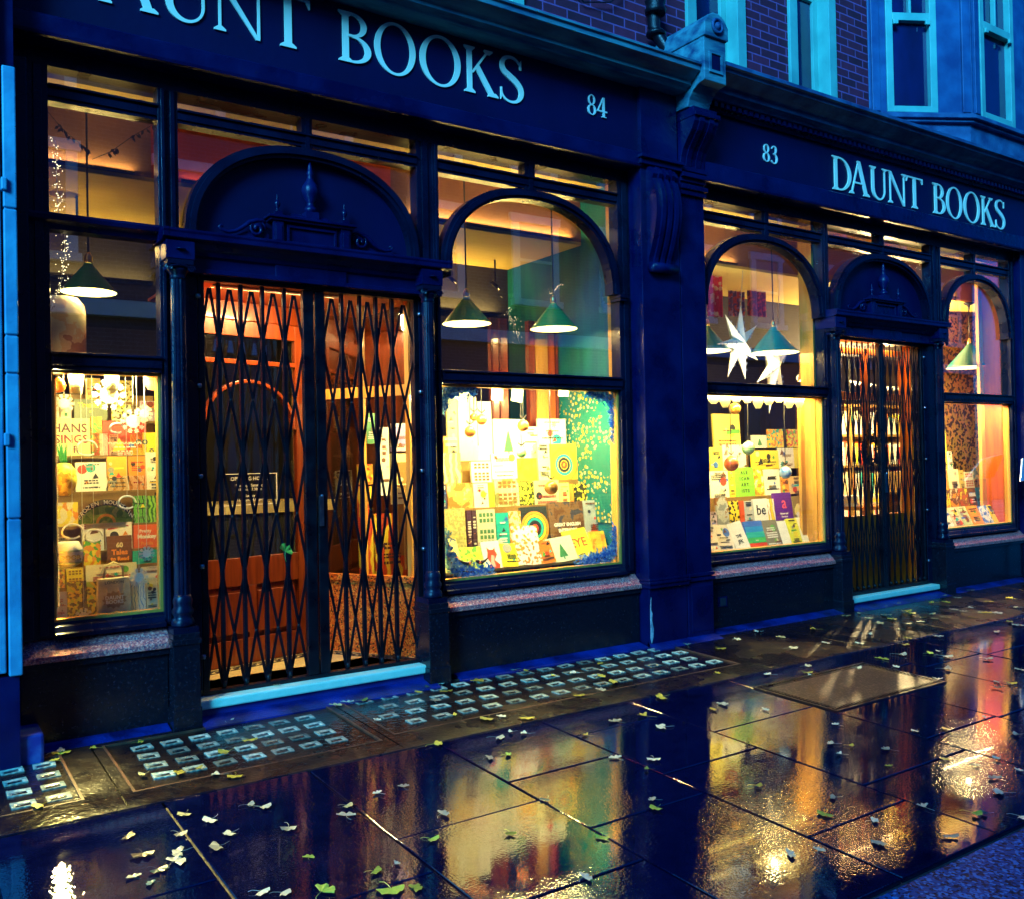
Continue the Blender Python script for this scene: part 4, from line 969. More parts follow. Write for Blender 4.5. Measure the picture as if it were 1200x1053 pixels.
# ================================================================== PENDANT LAMPS
def pendant(px, py_rim, wpx, y, label, mat='shade', power=3.5, canopy=True):
    x, z = W(px, py_rim, y); x1, _ = W(px+wpx/2, py_rim, y); x0, _ = W(px-wpx/2, py_rim, y); r = (x1-x0)/2*.93; z0 = z
    t = thing('pendant_lamp', label, 'pendant lamp', (x, y, z0), 'conical enamel pendant lamps hanging inside the windows')
    h = r*1.02
    mb = MB(); pr = [(r, 0), (r*.97, .008), (.028, h), (.022, h+.012)]
    mb.lathe(pr, x, y, 36, z0, cap=False); mb.build('lamp_shade', mat, t)
    mb = MB(); mb.lathe([(r*.985, .001), (r*.955, .006), (.024, h-.01)], x, y, 36, z0, cap=False); mb.lathe([(.024, h-.012), (.001, h-.011)], x, y, 12, z0, cap=False); mb.build('shade_lining', 'shade_in', t)
    mb = MB(); mb.lathe([(.020, h+.01), (.024, h+.02), (.022, h+.05), (.012, h+.07), (.006, h+.075)], x, y, 12, z0); mb.build('lamp_cap', 'brass', t)
    mb = MB(); mb.ball((x, y, z0+h*.42), .03, 12, 8); mb.build('bulb', 'bulb', t)
    zt = 3.468 if y < .45 else 3.078
    mb = MB(); mb.tube([(x, y, z0+h+.07), (x, y, zt-.06)], .006, 6); mb.build('cord', 'cord', t)
    mb = MB(); mb.lathe([(.008, -.09), (.012, -.05), (.018, -.03), (.055, -.012), (.058, 0)], x, y, 18, zt); mb.build('ceiling_rose', 'black', t)
    fix(t)
    l = bpy.data.lights.new('lamp_light', 'POINT'); l.energy = power; l.color = (1, .66, .24); l.shadow_soft_size = .03
    o = bpy.data.objects.new('lamp_light', l); col.objects.link(o); o.parent = t; o.location = (0, 0, h*.42-.05)
pendant(104, 343, 72, .30, 'green conical lamp above the narrow left window display')
pendant(547, 380, 53, .33, 'green conical lamp at the left in the big arched window')
pendant(649, 386, 48, .33, 'green conical lamp at the right in the big arched window')
pendant(829, 412, 42, .50, 'turquoise conical lamp half hidden behind the pilaster', 'shade_t', 3)
pendant(907, 414, 41, .30, 'turquoise conical lamp in front of a hanging paper star', 'shade_t', 3)
pendant(1137, 431, 31, .45, 'dark teal conical lamp against the floral wallpaper', 'shade_d', 3)

# ================================================================== DISPLAY FIXTURES AND LIGHTS
def area(x, y, z, sx, sy, e, c, rot=(0, 0, 0), parent=None):
    l = bpy.data.lights.new('strip_glow', 'AREA'); l.shape = 'RECTANGLE'; l.size = sx; l.size_y = sy; l.energy = e; l.color = c
    o = bpy.data.objects.new('strip_glow', l); col.objects.link(o); o.location = (x, y, z); o.rotation_euler = rot
    if parent: o.parent = parent; o.location = Vector((x, y, z))-Vector(parent.location)
    return o
def strip(x0, x1, e, label, c=(1, .80, .27), z=1.905, y=.075):
    t = thing('strip_light', label, 'strip light', ((x0+x1)/2, y, z+.03))
    mb = MB(); mb.box(x0, x1, y-.018, y+.05, z+.002, z+.05); mb.build('housing', 'white_cord', t); fix(t)
    mb = MB(); mb.box(x0+.02, x1-.02, y-.012, y+.04, z-.004, z+.0015); o = mb.build('diffuser', 'tube', t); o.location = off(t)
    area((x0+x1)/2, y, z-.012, x1-x0-.06, .05, e, c, (R(24), 0, 0), t)
strip(.72, 1.18, 15, 'slim strip light behind the transom of the narrow left window')
strip(3.02, 4.42, 40, 'long strip light behind the transom of the big arched window')
strip(5.4, 6.8, 32, 'strip light behind the transom of the second shop star window')
strip(8.82, 10.0, 22, 'strip light behind the transom of the far wallpapered window', (1, .72, .28))
def jamb(x, s, e, lab, c=(1, .78, .25), z0=.68, z1=1.85):  # added strips, unseen from the camera, that brighten the book fronts
    t = thing('strip_light', lab, 'strip light', (x, .03, z0))
    mb = MB(); mb.box(x-.006, x+.006, .016, .05, z0, z1); mb.build('housing', 'wood_y', t); fix(t)
    area(x+s*.010, .034, (z0+z1)/2, z1-z0, .008, e, c, (0, R(90), R(40) if s > 0 else R(140)), t)
for x, s, e, lab in ((.690, 1, 95, 'added upright strip light on the left jamb of the narrow window'), (2.978, 1, 38, 'added upright strip light on the left jamb of the arched window'),
                     (5.355, 1, 34, 'added upright strip light on the left jamb of the star window'), (8.785, 1, 44, 'added upright strip light on the left jamb of the far window')):
    jamb(x, s, e, lab)
t = thing('strip_light', 'added strip light on top of the transom to brighten the paper stars', 'strip light', (6.1, .07, 1.99)); mb = MB(); mb.box(5.5, 6.7, .055, .09, 1.987, 1.998); mb.build('housing', 'black', t); fix(t)
area(6.1, .075, 2.002, 1.2, .03, 7, (1, .88, .6), (R(180-35), 0, 0), t)  # added light that brightens the stars from below
def spot(x, y, z, label, e=14, tilt=0, glow=True):
    t = thing('track_spotlight', label, 'spotlight', (x, y, z), 'black spotlights under the window ceilings')
    mb = MB(); mb.tube([(x, y, 3.076 if z < 3.1 else 3.468), (x, y, z+.02)], .008, 6); mb.build('stem', 'black', t)
    mb = MB(); mb.tube([(x-.04, y, z+.03), (x+.03, y-.02, z-.03)], .018, 12); mb.build('head', 'black', t); fix(t)
    l = bpy.data.lights.new('spot_glow', 'POINT'); l.energy = e; l.color = (1, .62, .18); l.shadow_soft_size = .006
    o = bpy.data.objects.new('spot_glow', l); col.objects.link(o); o.parent = t; o.location = (.05, -.03, -.10)
spot(.95, .95, 2.88, 'black spotlight under the ceiling of the narrow left window', .8)
spot(3.25, 1.15, 2.86, 'left black spotlight under the yellow ceiling of the arched window', .8)
spot(3.75, 1.15, 2.86, 'middle black spotlight under the yellow ceiling of the arched window', .8)
spot(4.2, 1.2, 2.86, 'right black spotlight beside the teal wall of the arched window', .8)
spot(5.9, 1.0, 2.88, 'black spotlight under the ceiling of the star window', .8)
spot(9.6, .75, 2.90, 'black spotlight above the floral wallpaper', 2)
for x, y, sx, e, lab in ((1.95, .20, .8, 17, 'added ceiling light inside the left lobby'), (7.75, .13, .9, 6, 'added ceiling light inside the far doorway'), (3.55, .30, .5, 0, '')):  # lights added to brighten the lobby stone and the door panels
    if not lab: continue
    t = thing('strip_light', lab, 'strip light', (x, y, 2.44)); mb = MB(); mb.box(x-sx/2, x+sx/2, y-.03, y+.03, 2.440, 2.448); mb.build('housing', 'white_cord', t); fix(t)
    area(x, y, 2.436, sx, .05, e, (1, .62, .24), (R(18), 0, 0), t)
for x0, x1, e, lab in ((.70, 1.18, 1.2, 'added uplight at the foot of the bulkhead of the narrow left window'), (1.45, 2.7, .5, 'added uplight at the foot of the bulkhead over the left door'), (3.0, 4.42, 6, 'added uplight at the foot of the bulkhead of the arched window'),
                   (5.4, 6.3, 3.0, 'added uplight at the foot of the bulkhead of the star window'), (8.85, 9.9, 1.6, 'added uplight at the foot of the bulkhead of the wallpapered window')):  # uplights added for an even glow on the front ceilings
    t = thing('strip_light', lab, 'strip light', ((x0+x1)/2, .43, 3.12))
    mb = MB(); mb.box(x0, x1, .415, .449, 3.106, 3.116); mb.build('housing', 'black', t); fix(t)
    area((x0+x1)/2, .43, 3.120, x1-x0, .02, e*.6, (1, .70, .20), (R(180+22), 0, 0), t)
for x0, x1, e, lab in ((.75, 1.5, 1.2, 'added trough light under the rear beam of the narrow left window'), (3.0, 4.4, 4.5, 'added trough light under the rear beam of the arched window'), (5.4, 7.0, 1.4, 'added trough light under the rear beam of the star window')):
    t = thing('strip_light', lab, 'strip light', ((x0+x1)/2, 1.42, 2.70))  # extra uplight put in to brighten the main ceiling
    mb = MB(); mb.box(x0, x1, 1.40, 1.498, 2.66, 2.675); mb.build('housing', 'black', t); fix(t)
    area((x0+x1)/2, 1.43, 2.69, x1-x0, .08, e, (1, .66, .18), (R(180-28), 0, 0), t)
# lamps added to brighten the deeper rooms
for x, y, z, e, c in ((3.2, 2.9, 2.6, 8, (1, .45, .12)), (9.6, 1.2, 2.55, 190, (1, .70, .32)), (9.9, 2.6, 2.4, 8, (1, .6, .25))):
    t = thing('added_globe_lamp', 'added round glass lamp deep in the shop room, %s' % {3.2: 'behind the left door', 9.6: 'behind the far gate', 9.9: 'behind the papered partition', 10.9: 'right of the far window'}[x], 'lamp', (x, y, z))
    mb = MB(); mb.ball((0, 0, 0), .05); mb.build('globe', 'shade_in', t)
    mb = MB(); mb.tube([(0, 0, .07), (0, 0, 2.85-z)], .006, 5); mb.build('cord', 'cord', t)
    l = bpy.data.lights.new('room_glow', 'POINT'); l.energy = e; l.color = c; l.shadow_soft_size = .02
    o = bpy.data.objects.new('room_glow', l); col.objects.link(o); o.parent = t; o.location = (0, -.02, -.14)

# ================================================================== BOOKS
WH, CR, YE, OR, RE = (.86, .84, .72), (.80, .70, .42), (.90, .68, .04), (.85, .30, .03), (.75, .06, .02)
GR, TE, BL, PU, BR, BK, GY = (.12, .42, .06), (.02, .42, .38), (.04, .14, .55), (.12, .02, .30), (.16, .06, .02), (.02, .02, .025), (.32, .32, .28)
def shelf(x0, x1, y0, y1, z, parent_label, zb=None):
    mb = MB(); mb.box(x0, x1, y0, y1, z-.018, z)
    if zb is not None: mb.box(x0, x1, y0+.0, y0+.015, zb, z-.018)
    return tag(mb.build('display_shelf', 'shelf', None), parent_label, 'shelf')
BOOKS_GROUP = None
def book(win, x0, y0, x1, y1, dep, z, lab, kind='plain', a=WH, b2=None, c3=None, s=40, lean=12, thick=.022, tilt=0, art=None, turn=0):
    """a book whose cover fills the given outline of the photograph at depth dep, standing on z"""
    xa, _ = W(x0, (y0+y1)/2, dep); xb, _ = W(x1, (y0+y1)/2, dep); xm = (xa+xb)/2; w = abs(xb-xa)
    _, zt = W((x0+x1)/2, y0, dep); h = max(.06, zt-z); h = h/math.cos(R(lean))*.99
    t = thing('book', lab, 'book', (xm, dep, z+.001), 'books shown in the ' + win)
    t.rotation_euler = (R(-lean), R(tilt), R(turn))
    mb = MB(); mb.box(-w/2, w/2, 0, .0025, 0, h); mb.box(-w/2, w/2, thick-.0025, thick, 0, h); mb.box(-w/2, -w/2+.0025, .0025, thick-.0025, 0, h)
    mb.build('cover', cover(kind, a, b2, c3, s), t)
    mb = MB(); mb.box(-w/2+.003, w/2-.004, .0026, thick-.0026, .004, h-.004); mb.build('page_block', 'pages', t)
    art = art if art is not None else 'lines'
    if art in ('lines', 'disc', 'block', 'none') and kind in ('plain', 'wave', 'photo', 'leafy'): art = 'busy' if art != 'none' or (kind == 'plain' and min(w, h) > .05 and random.random() < .6) else art
    dark = sum(a) < .9 and kind == 'plain'; ink = WH if dark else random.choice([(.05, .04, .04), (.5, .08, .02), (.05, .1, .3), (.25, .12, .02), (.05, .2, .08)])
    im = cover('plain', ink); mb = MB(); e = -.0012
    if isinstance(art, tuple) and art[0] == 'text':
        for (s_, sz, fx, fz, cc) in art[1:]: text(s_, sz*h, cover('plain', cc), t, ((fx-.5)*w, e, fz*h), name='title_lettering', bold=.0016 if sz*h > .03 else .0007, line=.8)
        return t
    if art == 'busy':
        nsh = random.randint(3, 8) if kind == 'plain' else random.randint(0, 2)
        for k in range(nsh):
            q = MB(); ff = e-.0002*k; cx = random.uniform(-.34, .34)*w; cz = random.uniform(.12, .88)*h; r1 = random.uniform(.05, .16)*min(w, h)*1.3; tp = random.random()
            lim = lambda v: max(-.48*w, min(.48*w, v))
            if tp < .35: pts = [(cx+r1*math.cos(2*PI*i/12), cz+r1*math.sin(2*PI*i/12)) for i in range(12)]
            elif tp < .6: pts = [(cx-r1, cz-r1*.8), (cx+r1*1.1, cz-r1*.5), (cx+r1*.1, cz+r1*1.2)]
            elif tp < .8: pts = [(cx-r1*1.6, cz-r1*.4), (cx+r1*1.6, cz-r1*.2), (cx+r1*1.5, cz+r1*.4), (cx-r1*1.5, cz+r1*.25)]
            else: pts = [(cx+r1*(1 if i % 2 else .45)*math.cos(2*PI*i/14), cz+r1*(1 if i % 2 else .45)*math.sin(2*PI*i/14)) for i in range(14)]
            pts = [(lim(p[0]), max(.02*h, min(.98*h, p[1]))) for p in pts]
            q.poly(pts, ff, -.0001); q.build('cover_print', cover('plain', random.choice([OR, RE, TE, YE, GR, BK, BK, BR, BR, BL, GY, CR])), t)
        for zz in random.sample([.9, .8, .68, .5, .34, .2, .1], 3):
            ln = random.uniform(.3, .8)*w; hh = random.uniform(.022, .05)*h; x = -ln/2
            for r_ in range(random.choice([1, 1, 2, 3])):
                x = -ln/2
                while x < ln/2: d = random.uniform(.03, .12)*w; mb.box(x, min(x+d, ln/2), e-.002, -.0001, zz*h-r_*hh*1.7, zz*h+hh-r_*hh*1.7); x += d+.025*w
        im = cover('plain', WH if dark else random.choice([BK, BK, BR, (.4, .04, .02)]))
    elif art == 'grid':
        for i in range(4):
            for j in range(6):
                if j == 3: continue
                mb.box((-.36+i*.2)*w, (-.36+i*.2+.14)*w, e, -.0001, (.08+j*.145)*h, (.08+j*.145+.10)*h)
    elif art == 'rings':
        mb = MB()
        for k, cc in enumerate([OR, YE, TE, BK, RE]):
            q = MB(); q.strip([((.52-k*.10)*w*math.cos(2*PI*i/28), h*.42+(.52-k*.10)*w*math.sin(2*PI*i/28)) for i in range(29)], [((.44-k*.10)*w*math.cos(2*PI*i/28), h*.42+(.44-k*.10)*w*math.sin(2*PI*i/28)) for i in range(29)], e-k*.0001, -.0001)
            q.build('cover_print', cover('plain', cc), t)
        return t
    elif art == 'lines':
        n = random.randint(2, 4); zz = random.choice([.78, .62, .5])*h
        for k in range(n):
            ln = random.uniform(.3, .72)*w; hh = random.uniform(.018, .035)*h; x = -ln/2
            while x < ln/2:                       # broken dashes: small lettering too fine to read
                d = random.uniform(.03, .09)*w; mb.box(x, min(x+d, ln/2), e, -.0001, zz, zz+hh); x += d+.02*w
            zz -= hh*2.2
        if random.random() < .6:
            d = random.uniform(.1, .16)*h; q = MB(); n0 = 14
            q.poly([(d*.8*math.cos(2*PI*i/n0)*random.uniform(.7, 1), .22*h+d*math.sin(2*PI*i/n0)*random.uniform(.7, 1)) for i in range(n0)], e, -.0001); q.build('cover_print', cover('plain', random.choice([OR, RE, TE, YE, GR, BL])), t)
    elif art == 'block':
        z0 = random.uniform(.1, .5)*h; mb.box(-.38*w, .38*w, e, -.0001, z0, z0+.30*h); mb.box(-.3*w, .2*w, e, -.0001, .86*h, .89*h)
        im = cover('plain', random.choice([OR, TE, RE, YE, BR, GR]))
    elif art == 'disc':
        n0 = 20; r_ = min(w, h)*.27; mb.poly([(r_*math.cos(2*PI*i/n0), .5*h+r_*math.sin(2*PI*i/n0)) for i in range(n0)], e, -.0001); mb.box(-.3*w, .3*w, e, -.0001, .87*h, .90*h)
        im = cover('plain', random.choice([OR, RE, TE, BK, YE]))
    elif art == 'bands':
        for k, cc in enumerate([RE, (.05, .45, .12), TE, (.02, .25, .6), BL]):
            q = MB(); q.box(-.499*w, .499*w, e, -.0001, k*.2*h+.001, (k+1)*.2*h); q.build('cover_print', cover('plain', cc), t)
        text('book', .07*h, cover('plain', WH), t, (0, -.002, .30*h), name='title_lettering'); return t
    elif art == 'bust':
        q = MB(); q.poly([(-.35*w, .0), (.3*w, .0), (.35*w, .12*h), (.1*w, .3*h), (.28*w, .5*h), (.2*w, .66*h), (.22*w, .76*h), (.1*w, .68*h), (-.08*w, .68*h), (-.24*w, .78*h), (-.22*w, .6*h), (-.3*w, .4*h), (-.15*w, .2*h)], e, -.0001); q.build('cover_print', cover('plain', RE), t)
        q = MB(); q.poly([(-.18*w, .05*h), (.1*w, .05*h), (.05*w, .25*h), (.12*w, .45*h), (-.05*w, .5*h), (-.12*w, .3*h)], e-.0005, e-.0001); q.build('cover_print', cover('plain', (.9, .45, .35)), t); return t
    elif art == 'tree':
        mb.poly([(-.16*w, .2*h), (.16*w, .2*h), (.02*w, .7*h), (-.02*w, .7*h)], e, -.0001); mb.box(-.02*w, .02*w, e, -.0001, .1*h, .2*h); im = cover('plain', (.05, .25, .08))
    elif art == 'car':
        q = MB(); q.poly([(-.45*w, .2*h), (.45*w, .2*h), (.47*w, .42*h), (.2*w, .5*h), (.05*w, .68*h), (-.3*w, .66*h), (-.45*w, .45*h)], e, -.0001); q.build('cover_print', cover('plain', (.85, .75, .25)), t)
        for xx in (-.28, .26): mb.poly([(xx*w+.1*w*math.cos(i), .2*h+.1*w*math.sin(i)) for i in [k*2*PI/12 for k in range(12)]], e-.0006, e-.0001)
        mb.box(-.2*w, 0, e-.0006, e-.0001, .5*h, .6*h)
    if mb.v: mb.build('cover_print', im, t)
    return t
def T(*rows): return ('text',)+rows
L1, L2, L3, L4 = 'narrow left window', 'big arched window', 'star window', 'far wallpapered window'
exec_rows = []
def row(win, dep, ybase, xs, defs, shelf_label, sx0, sx1, depth=.16, board=True, zb=None):
    """one tier of a display: its board stands where the books' feet are in the photograph"""
    z = sum(W(xx, ybase, dep)[1] for xx in xs)/len(xs) if not isinstance(ybase, tuple) else sum(W(xx, yy, dep)[1] for xx, yy in zip(xs, ybase))/len(xs)
    if board: shelf(sx0, sx1, dep-.005, dep+depth, z, shelf_label, zb)
    for d in defs:
        x0, y0, x1, y1, lab = d[:5]; k = d[5] if len(d) > 5 else {}
        book(win, x0, y0, x1, y1, dep, z, lab, **k)
    return z
D = dict
# ---- narrow left window: nine close tiers
row(L1, .135, (723, 713), (64, 189), [
 (64, 693, 79, 726, 'white card with tiny figures, bottom left of the narrow window', D(art='lines', lean=5)),
 (79, 681, 97, 713, 'yellow and black floral book left of the black spine, bottom tier', D(kind='leafy', a=(.08,.06,.01), b2=YE, c3=(.6,.7,.05), s=50, art='none', lean=5)),
 (97.5, 680, 101.5, 712, 'thin black spine between two floral books, bottom tier', D(a=BK, art='none', lean=4)),
 (102, 681, 120, 709, 'yellow floral book next to the printed bag, bottom tier', D(kind='leafy', a=(.1,.08,.01), b2=YE, c3=(.5,.75,.1), s=44, art='none', lean=5)),
 (149, 680, 171, 711, 'white book with blue swirls right of the printed bag', D(kind='wave', a=WH, b2=(.08,.3,.7), c3=WH, s=22, art='none', lean=5)),
 (172, 677, 185, 713, 'plain cream booklet at the lower right of the narrow window', D(a=CR, art='lines', lean=5)),
 (185.5, 680, 190, 713, 'blue and black sliver of a book in the bottom right corner', D(kind='photo', a=BL, b2=BK, c3=WH, lean=3, art='none'))], 'bottom board of the narrow left window', .665, 1.25, .12)
row(L1, .24, (690, 677), (64, 188), [
 (64.5, 667, 76, 691, 'orange patterned book at the left of the second tier', D(kind='leafy', a=OR, b2=BR, c3=YE, lean=6, art='none')),
 (78, 666, 98, 684, 'yellow book with small pictures on the second tier', D(a=YE, art='grid', lean=6)),
 (101, 660, 160.7, 681, 'wide cream picture book with a small orange sun', D(a=CR, art='lines', lean=8)),
 (166, 663, 190, 679, 'cream book with a yellow dome at the right of the second tier', D(a=CR, art='disc', lean=8))], 'second board of the narrow left window', .66, 1.28, .1)
row(L1, .34, (668, 658), (64, 188), [
 (64, 628, 82, 652, 'brown verse book behind the round pot', D(a=(.5,.36,.12), art='lines', lean=6)),
 (98.5, 633, 118, 661, 'orange and green fruit book beside the brown tales book', D(kind='leafy', a=OR, b2=YE, c3=GR, s=30, lean=6, art='none')),
 (126, 627, 155, 660, 'dark brown book of tales with orange lettering', D(a=BR, lean=6, art=T(('60', .22, .5, .68, CR), ('Tales', .24, .5, .44, OR), ('to Read', .18, .5, .22, OR)))),
 (156, 644, 188, 661, 'teal book with black title at the right', D(a=TE, lean=6, art=T(('Where', .30, .4, .74, BK), ('Mr F', .30, .45, .48, BK), ('Bear', .30, .55, .2, BK))))], 'third board of the narrow left window', .66, 1.30, .09)
row(L1, .43, (648, 640), (64, 188), [
 (157, 614, 187.5, 644, 'orange red book with white curly title', D(a=(.8,.13,.02), lean=6, art=T(('Pretty', .2, .45, .72, WH), ('Monkey', .24, .5, .48, WH), ('Puzzle', .2, .5, .18, OR)))),
 (96, 600, 122, 640, 'white book with specks left of the tales book', D(a=WH, art='disc', lean=6)),
 (124, 604, 155, 630, 'plain white book behind the brown tales book', D(a=WH, art='none', lean=6))], 'fourth board of the narrow left window', .66, 1.32, .09)
row(L1, .52, (617, 611), (64, 188), [
 (157, 580, 172.5, 613, 'green striped book, left one of a pair', D(kind='wave', a=GR, b2=(.3,.7,.12), c3=(.03,.12,.03), s=30, lean=6, art='lines')),
 (174, 580, 187.5, 612, 'green striped book, right one of a pair', D(kind='wave', a=(.3,.65,.1), b2=GR, c3=(.03,.12,.03), s=36, lean=6, art='none')),
 (66, 588, 92, 618, 'yellow brown picture book beside the mountain sign', D(kind='leafy', a=YE, b2=CR, c3=OR, s=20, lean=6, art='none'))], 'fifth board of the narrow left window', .66, 1.34, .09)
row(L1, .61, (577, 572), (64, 188), [
 (89, 541, 125, 572, 'blank white book in the middle of the narrow window', D(a=WH, art='none', lean=5)),
 (126, 534, 149.5, 557, 'golden orange book with pale brush stroke', D(a=(.9,.42,.03), art='lines', lean=5)),
 (151, 534, 171.6, 560, 'deep orange book beside the golden orange one', D(a=OR, art='lines', lean=5)),
 (172, 529, 188, 573, 'tall white book at the right edge of the middle tier', D(a=WH, art='lines', lean=5)),
 (124, 557, 170, 574, 'white book with slanting black title strokes', D(kind='wave', a=WH, b2=WH, c3=BK, s=18, art='none', lean=5))], 'sixth board of the narrow left window', .66, 1.36, .09)
row(L1, .70, (535, 531), (64, 188), [
 (61.5, 490, 106, 533, 'cream and red book with big hand drawn letters', D(a=(.86,.70,.28), lean=5, art=T(('HANS', .34, .45, .72, (.10,.004,.004)), ('SINGS', .31, .5, .42, (.22,.006,.003)), ('P', .24, .6, .15, (.10,.004,.004))))),
 (110, 508, 116.5, 530, 'narrow red spine beside a white book', D(a=RE, art='none', lean=4)),
 (117, 508, 126.5, 530, 'narrow white book beside the red spine', D(a=WH, art='none', lean=4)),
 (128, 509, 139, 530, 'cream book with a small dark owl', D(a=CR, art='disc', lean=4)),
 (140, 512, 152, 531, 'red picture book left of the yellow one', D(kind='photo', a=RE, b2=OR, c3=BR, s=40, lean=4, art='none')),
 (153, 507, 184.5, 532, 'yellow book with round grey faces', D(a=YE, art=T(('oo', .5, .42, .6, (.1,.14,.1)), ('o', .4, .78, .2, (.1,.14,.1))), lean=4)),
 (107, 488, 120, 506, 'leafy orange book above the red spine', D(kind='leafy', a=OR, b2=GR, c3=YE, s=40, lean=4, art='none')),
 (121, 493, 171.6, 507, 'wide red book lying across above the cream one', D(a=RE, art='lines', lean=4))], 'seventh board of the narrow left window', .66, 1.38, .09)
row(L1, .79, (494, 492), (64, 188), [
 (60, 469, 69.5, 491, 'cream book with a red pear at the far left', D(a=CR, lean=4, art='disc')),
 (71, 469, 83.4, 491, 'cream book with a green pear', D(a=CR, lean=4, art='tree')),
 (87, 468, 126, 492, 'grey green book with yellow title', D(a=(.20,.24,.12), lean=4, art=T(('Treasury', .30, .5, .72, YE), ('of', .2, .5, .42, YE)))),
 (131, 474, 154, 493, 'foliage patterned book with a brown corner', D(kind='leafy', a=CR, b2=(.12,.1,.03), c3=YE, s=50, lean=4, art='none')),
 (164, 470, 187.5, 494, 'lilac grey book at the right of the upper tier', D(a=(.45,.38,.5), lean=4, art='lines'))], 'eighth board of the narrow left window', .66, 1.40, .09)
row(L1, .88, (471, 471), (64, 188), [
 (100, 443, 118, 466, 'card with a sunflower near the top of the narrow window', D(a=(.55,.42,.1), lean=4, art='disc')),
 (120, 446, 138, 466, 'speckled cream book at the top of the narrow window', D(kind='leafy', a=CR, b2=(.1,.1,.03), c3=CR, s=60, lean=4, art='none')),
 (140, 446, 156, 470, 'leaf patterned book at the top right of the narrow window', D(kind='leafy', a=CR, b2=(.15,.12,.02), c3=(.7,.5,.1), s=55, lean=4, art='none'))], 'top board of the narrow left window', .66, 1.30, .09)
mb = MB(); mb.box(.60, 1.40, 1.02, 1.05, .5, 1.85); tag(mb.build('display_backboard', 'shelf'), 'cream board closing the back of the narrow left display', 'board')

# ---- big arched window
row(L2, .14, (668, 654), (520, 724), [
 (522, 632, 543, 665, 'pale yellow book leaning at the lower left of the arched window', D(a=(.85,.78,.30), lean=24, art='none')),
 (543, 641, 571, 663, 'lime green map book in the front tier', D(kind='leafy', a=(.5,.7,.05), b2=(.7,.8,.1), c3=GR, s=30, lean=24, art='none')),
 (569, 634, 590, 665, 'pale book with a red and pink bust on its cover', D(a=WH, lean=20, art='bust')),
 (589, 637, 614, 668, 'bright yellow book tilted in the front tier', D(a=(.93,.80,.02), lean=22, tilt=4, art='lines')),
 (608, 616, 637, 664, 'white book covered with small orange animals', D(kind='leafy', a=WH, b2=OR, c3=WH, s=34, lean=22, tilt=3, art='none')),
 (636, 634, 652, 664, 'orange book with a dark spine edge in the front tier', D(a=(.85,.22,.02), lean=22, tilt=-6, art='disc')),
 (648, 629, 678, 661, 'pale green book with a little green tree', D(a=(.62,.75,.48), lean=24, tilt=-5, art='tree')),
 (672, 620, 698, 655, 'white book with a yellow panel and red capitals', D(a=(.92,.72,.04), lean=26, tilt=-6, art=T(('EYE', .40, .5, .55, (.75,.08,.02)), ('---', .2, .5, .2, BK)))),
 (697, 622, 714, 651, 'yellow orange book with a face at the right of the front tier', D(kind='photo', a=YE, b2=(.9,.55,.05), c3=OR, s=26, lean=18, art='none'))], 'front board of the arched window', 2.96, 4.50, .2)
row(L2, .30, (643, 632), (520, 705), [
 (518, 595, 547, 642, 'grey green leaf covered book at the left of the second tier', D(kind='leafy', a=(.42,.42,.16), b2=(.6,.56,.25), c3=(.75,.65,.2), s=46, lean=5, art='none')),
 (548.5, 597, 553.5, 642, 'dark purple spine, left of two', D(a=(.06,.02,.06), lean=3, art='lines')),
 (554.5, 597, 559.5, 642, 'dark purple spine, right of two', D(a=(.05,.02,.05), lean=3, art='lines')),
 (560.5, 596, 582, 640, 'cream book with a grid of black squares', D(a=(.62,.6,.42), lean=5, art='grid')),
 (583, 600, 597.6, 639, 'teal book with a white swimmer', D(a=(.01,.40,.34), lean=5, art='lines')),
 (599, 598, 612, 637, 'small orange and cream book beside the teal one', D(kind='photo', a=OR, b2=CR, c3=YE, s=30, lean=5, art='none')),
 (613, 593, 644, 636, 'black book with coloured concentric rings', D(a=(.02,.03,.03), lean=8, art='rings')),
 (646, 587, 686, 634, 'brown photographic book with white capitals', D(kind='photo', a=(.14,.06,.02), b2=(.22,.12,.05), c3=(.06,.06,.08), s=20, lean=7, art=T(('GREAT ENGLISH', .115, .5, .42, WH), ('INTERIORS', .12, .5, .27, WH), ('', .1, .5, .1, WH)))),
 (687, 585, 709, 634, 'grey book with a misty mountain', D(a=(.42,.44,.38), lean=6, art='lines'))], 'second board of the arched window', 2.96, 4.51, .10, zb=.62)
row(L2, .42, (596, 588), (520, 690), [
 (516, 567, 524, 597, 'narrow dark blue book at the left of the third tier', D(a=(.03,.04,.12), lean=4, art='none')),
 (525.5, 566, 554.5, 597, 'golden brown photographic book', D(kind='photo', a=(.45,.2,.04), b2=(.8,.5,.12), c3=(.85,.7,.4), s=16, lean=5, art='none')),
 (556, 565.6, 573, 596, 'blank white book beside a yellow spine', D(a=WH, lean=5, art='none')),
 (574, 565, 580, 596, 'yellow spine in the third tier', D(a=YE, lean=4, art='none')),
 (581, 560, 609, 595, 'olive book with a pale colonnaded house', D(kind='photo', a=(.28,.28,.08), b2=(.6,.6,.35), c3=(.75,.72,.5), s=14, lean=5, art='grid')),
 (610, 564, 626.5, 593, 'black and yellow floral book in the third tier', D(kind='leafy', a=(.05,.06,.01), b2=(.6,.65,.05), c3=YE, s=44, lean=5, art='none')),
 (627, 562, 656, 593, 'beige book behind the gold bauble', D(a=(.62,.52,.26), lean=5, art='lines')),
 (656.5, 565, 668, 590, 'pale yellow book next to the beige one', D(a=(.9,.75,.2), lean=5, art='none')),
 (668.5, 566, 673, 590, 'thin orange spine next to the pale yellow book', D(a=OR, lean=4, art='none')),
 (674, 566, 697, 588, 'black book with yellow flowers at the right of the third tier', D(kind='leafy', a=(.04,.04,.01), b2=(.75,.6,.05), c3=BK, s=30, lean=6, art='none'))], 'third board of the arched window', 2.96, 4.51, .09, zb=.63)
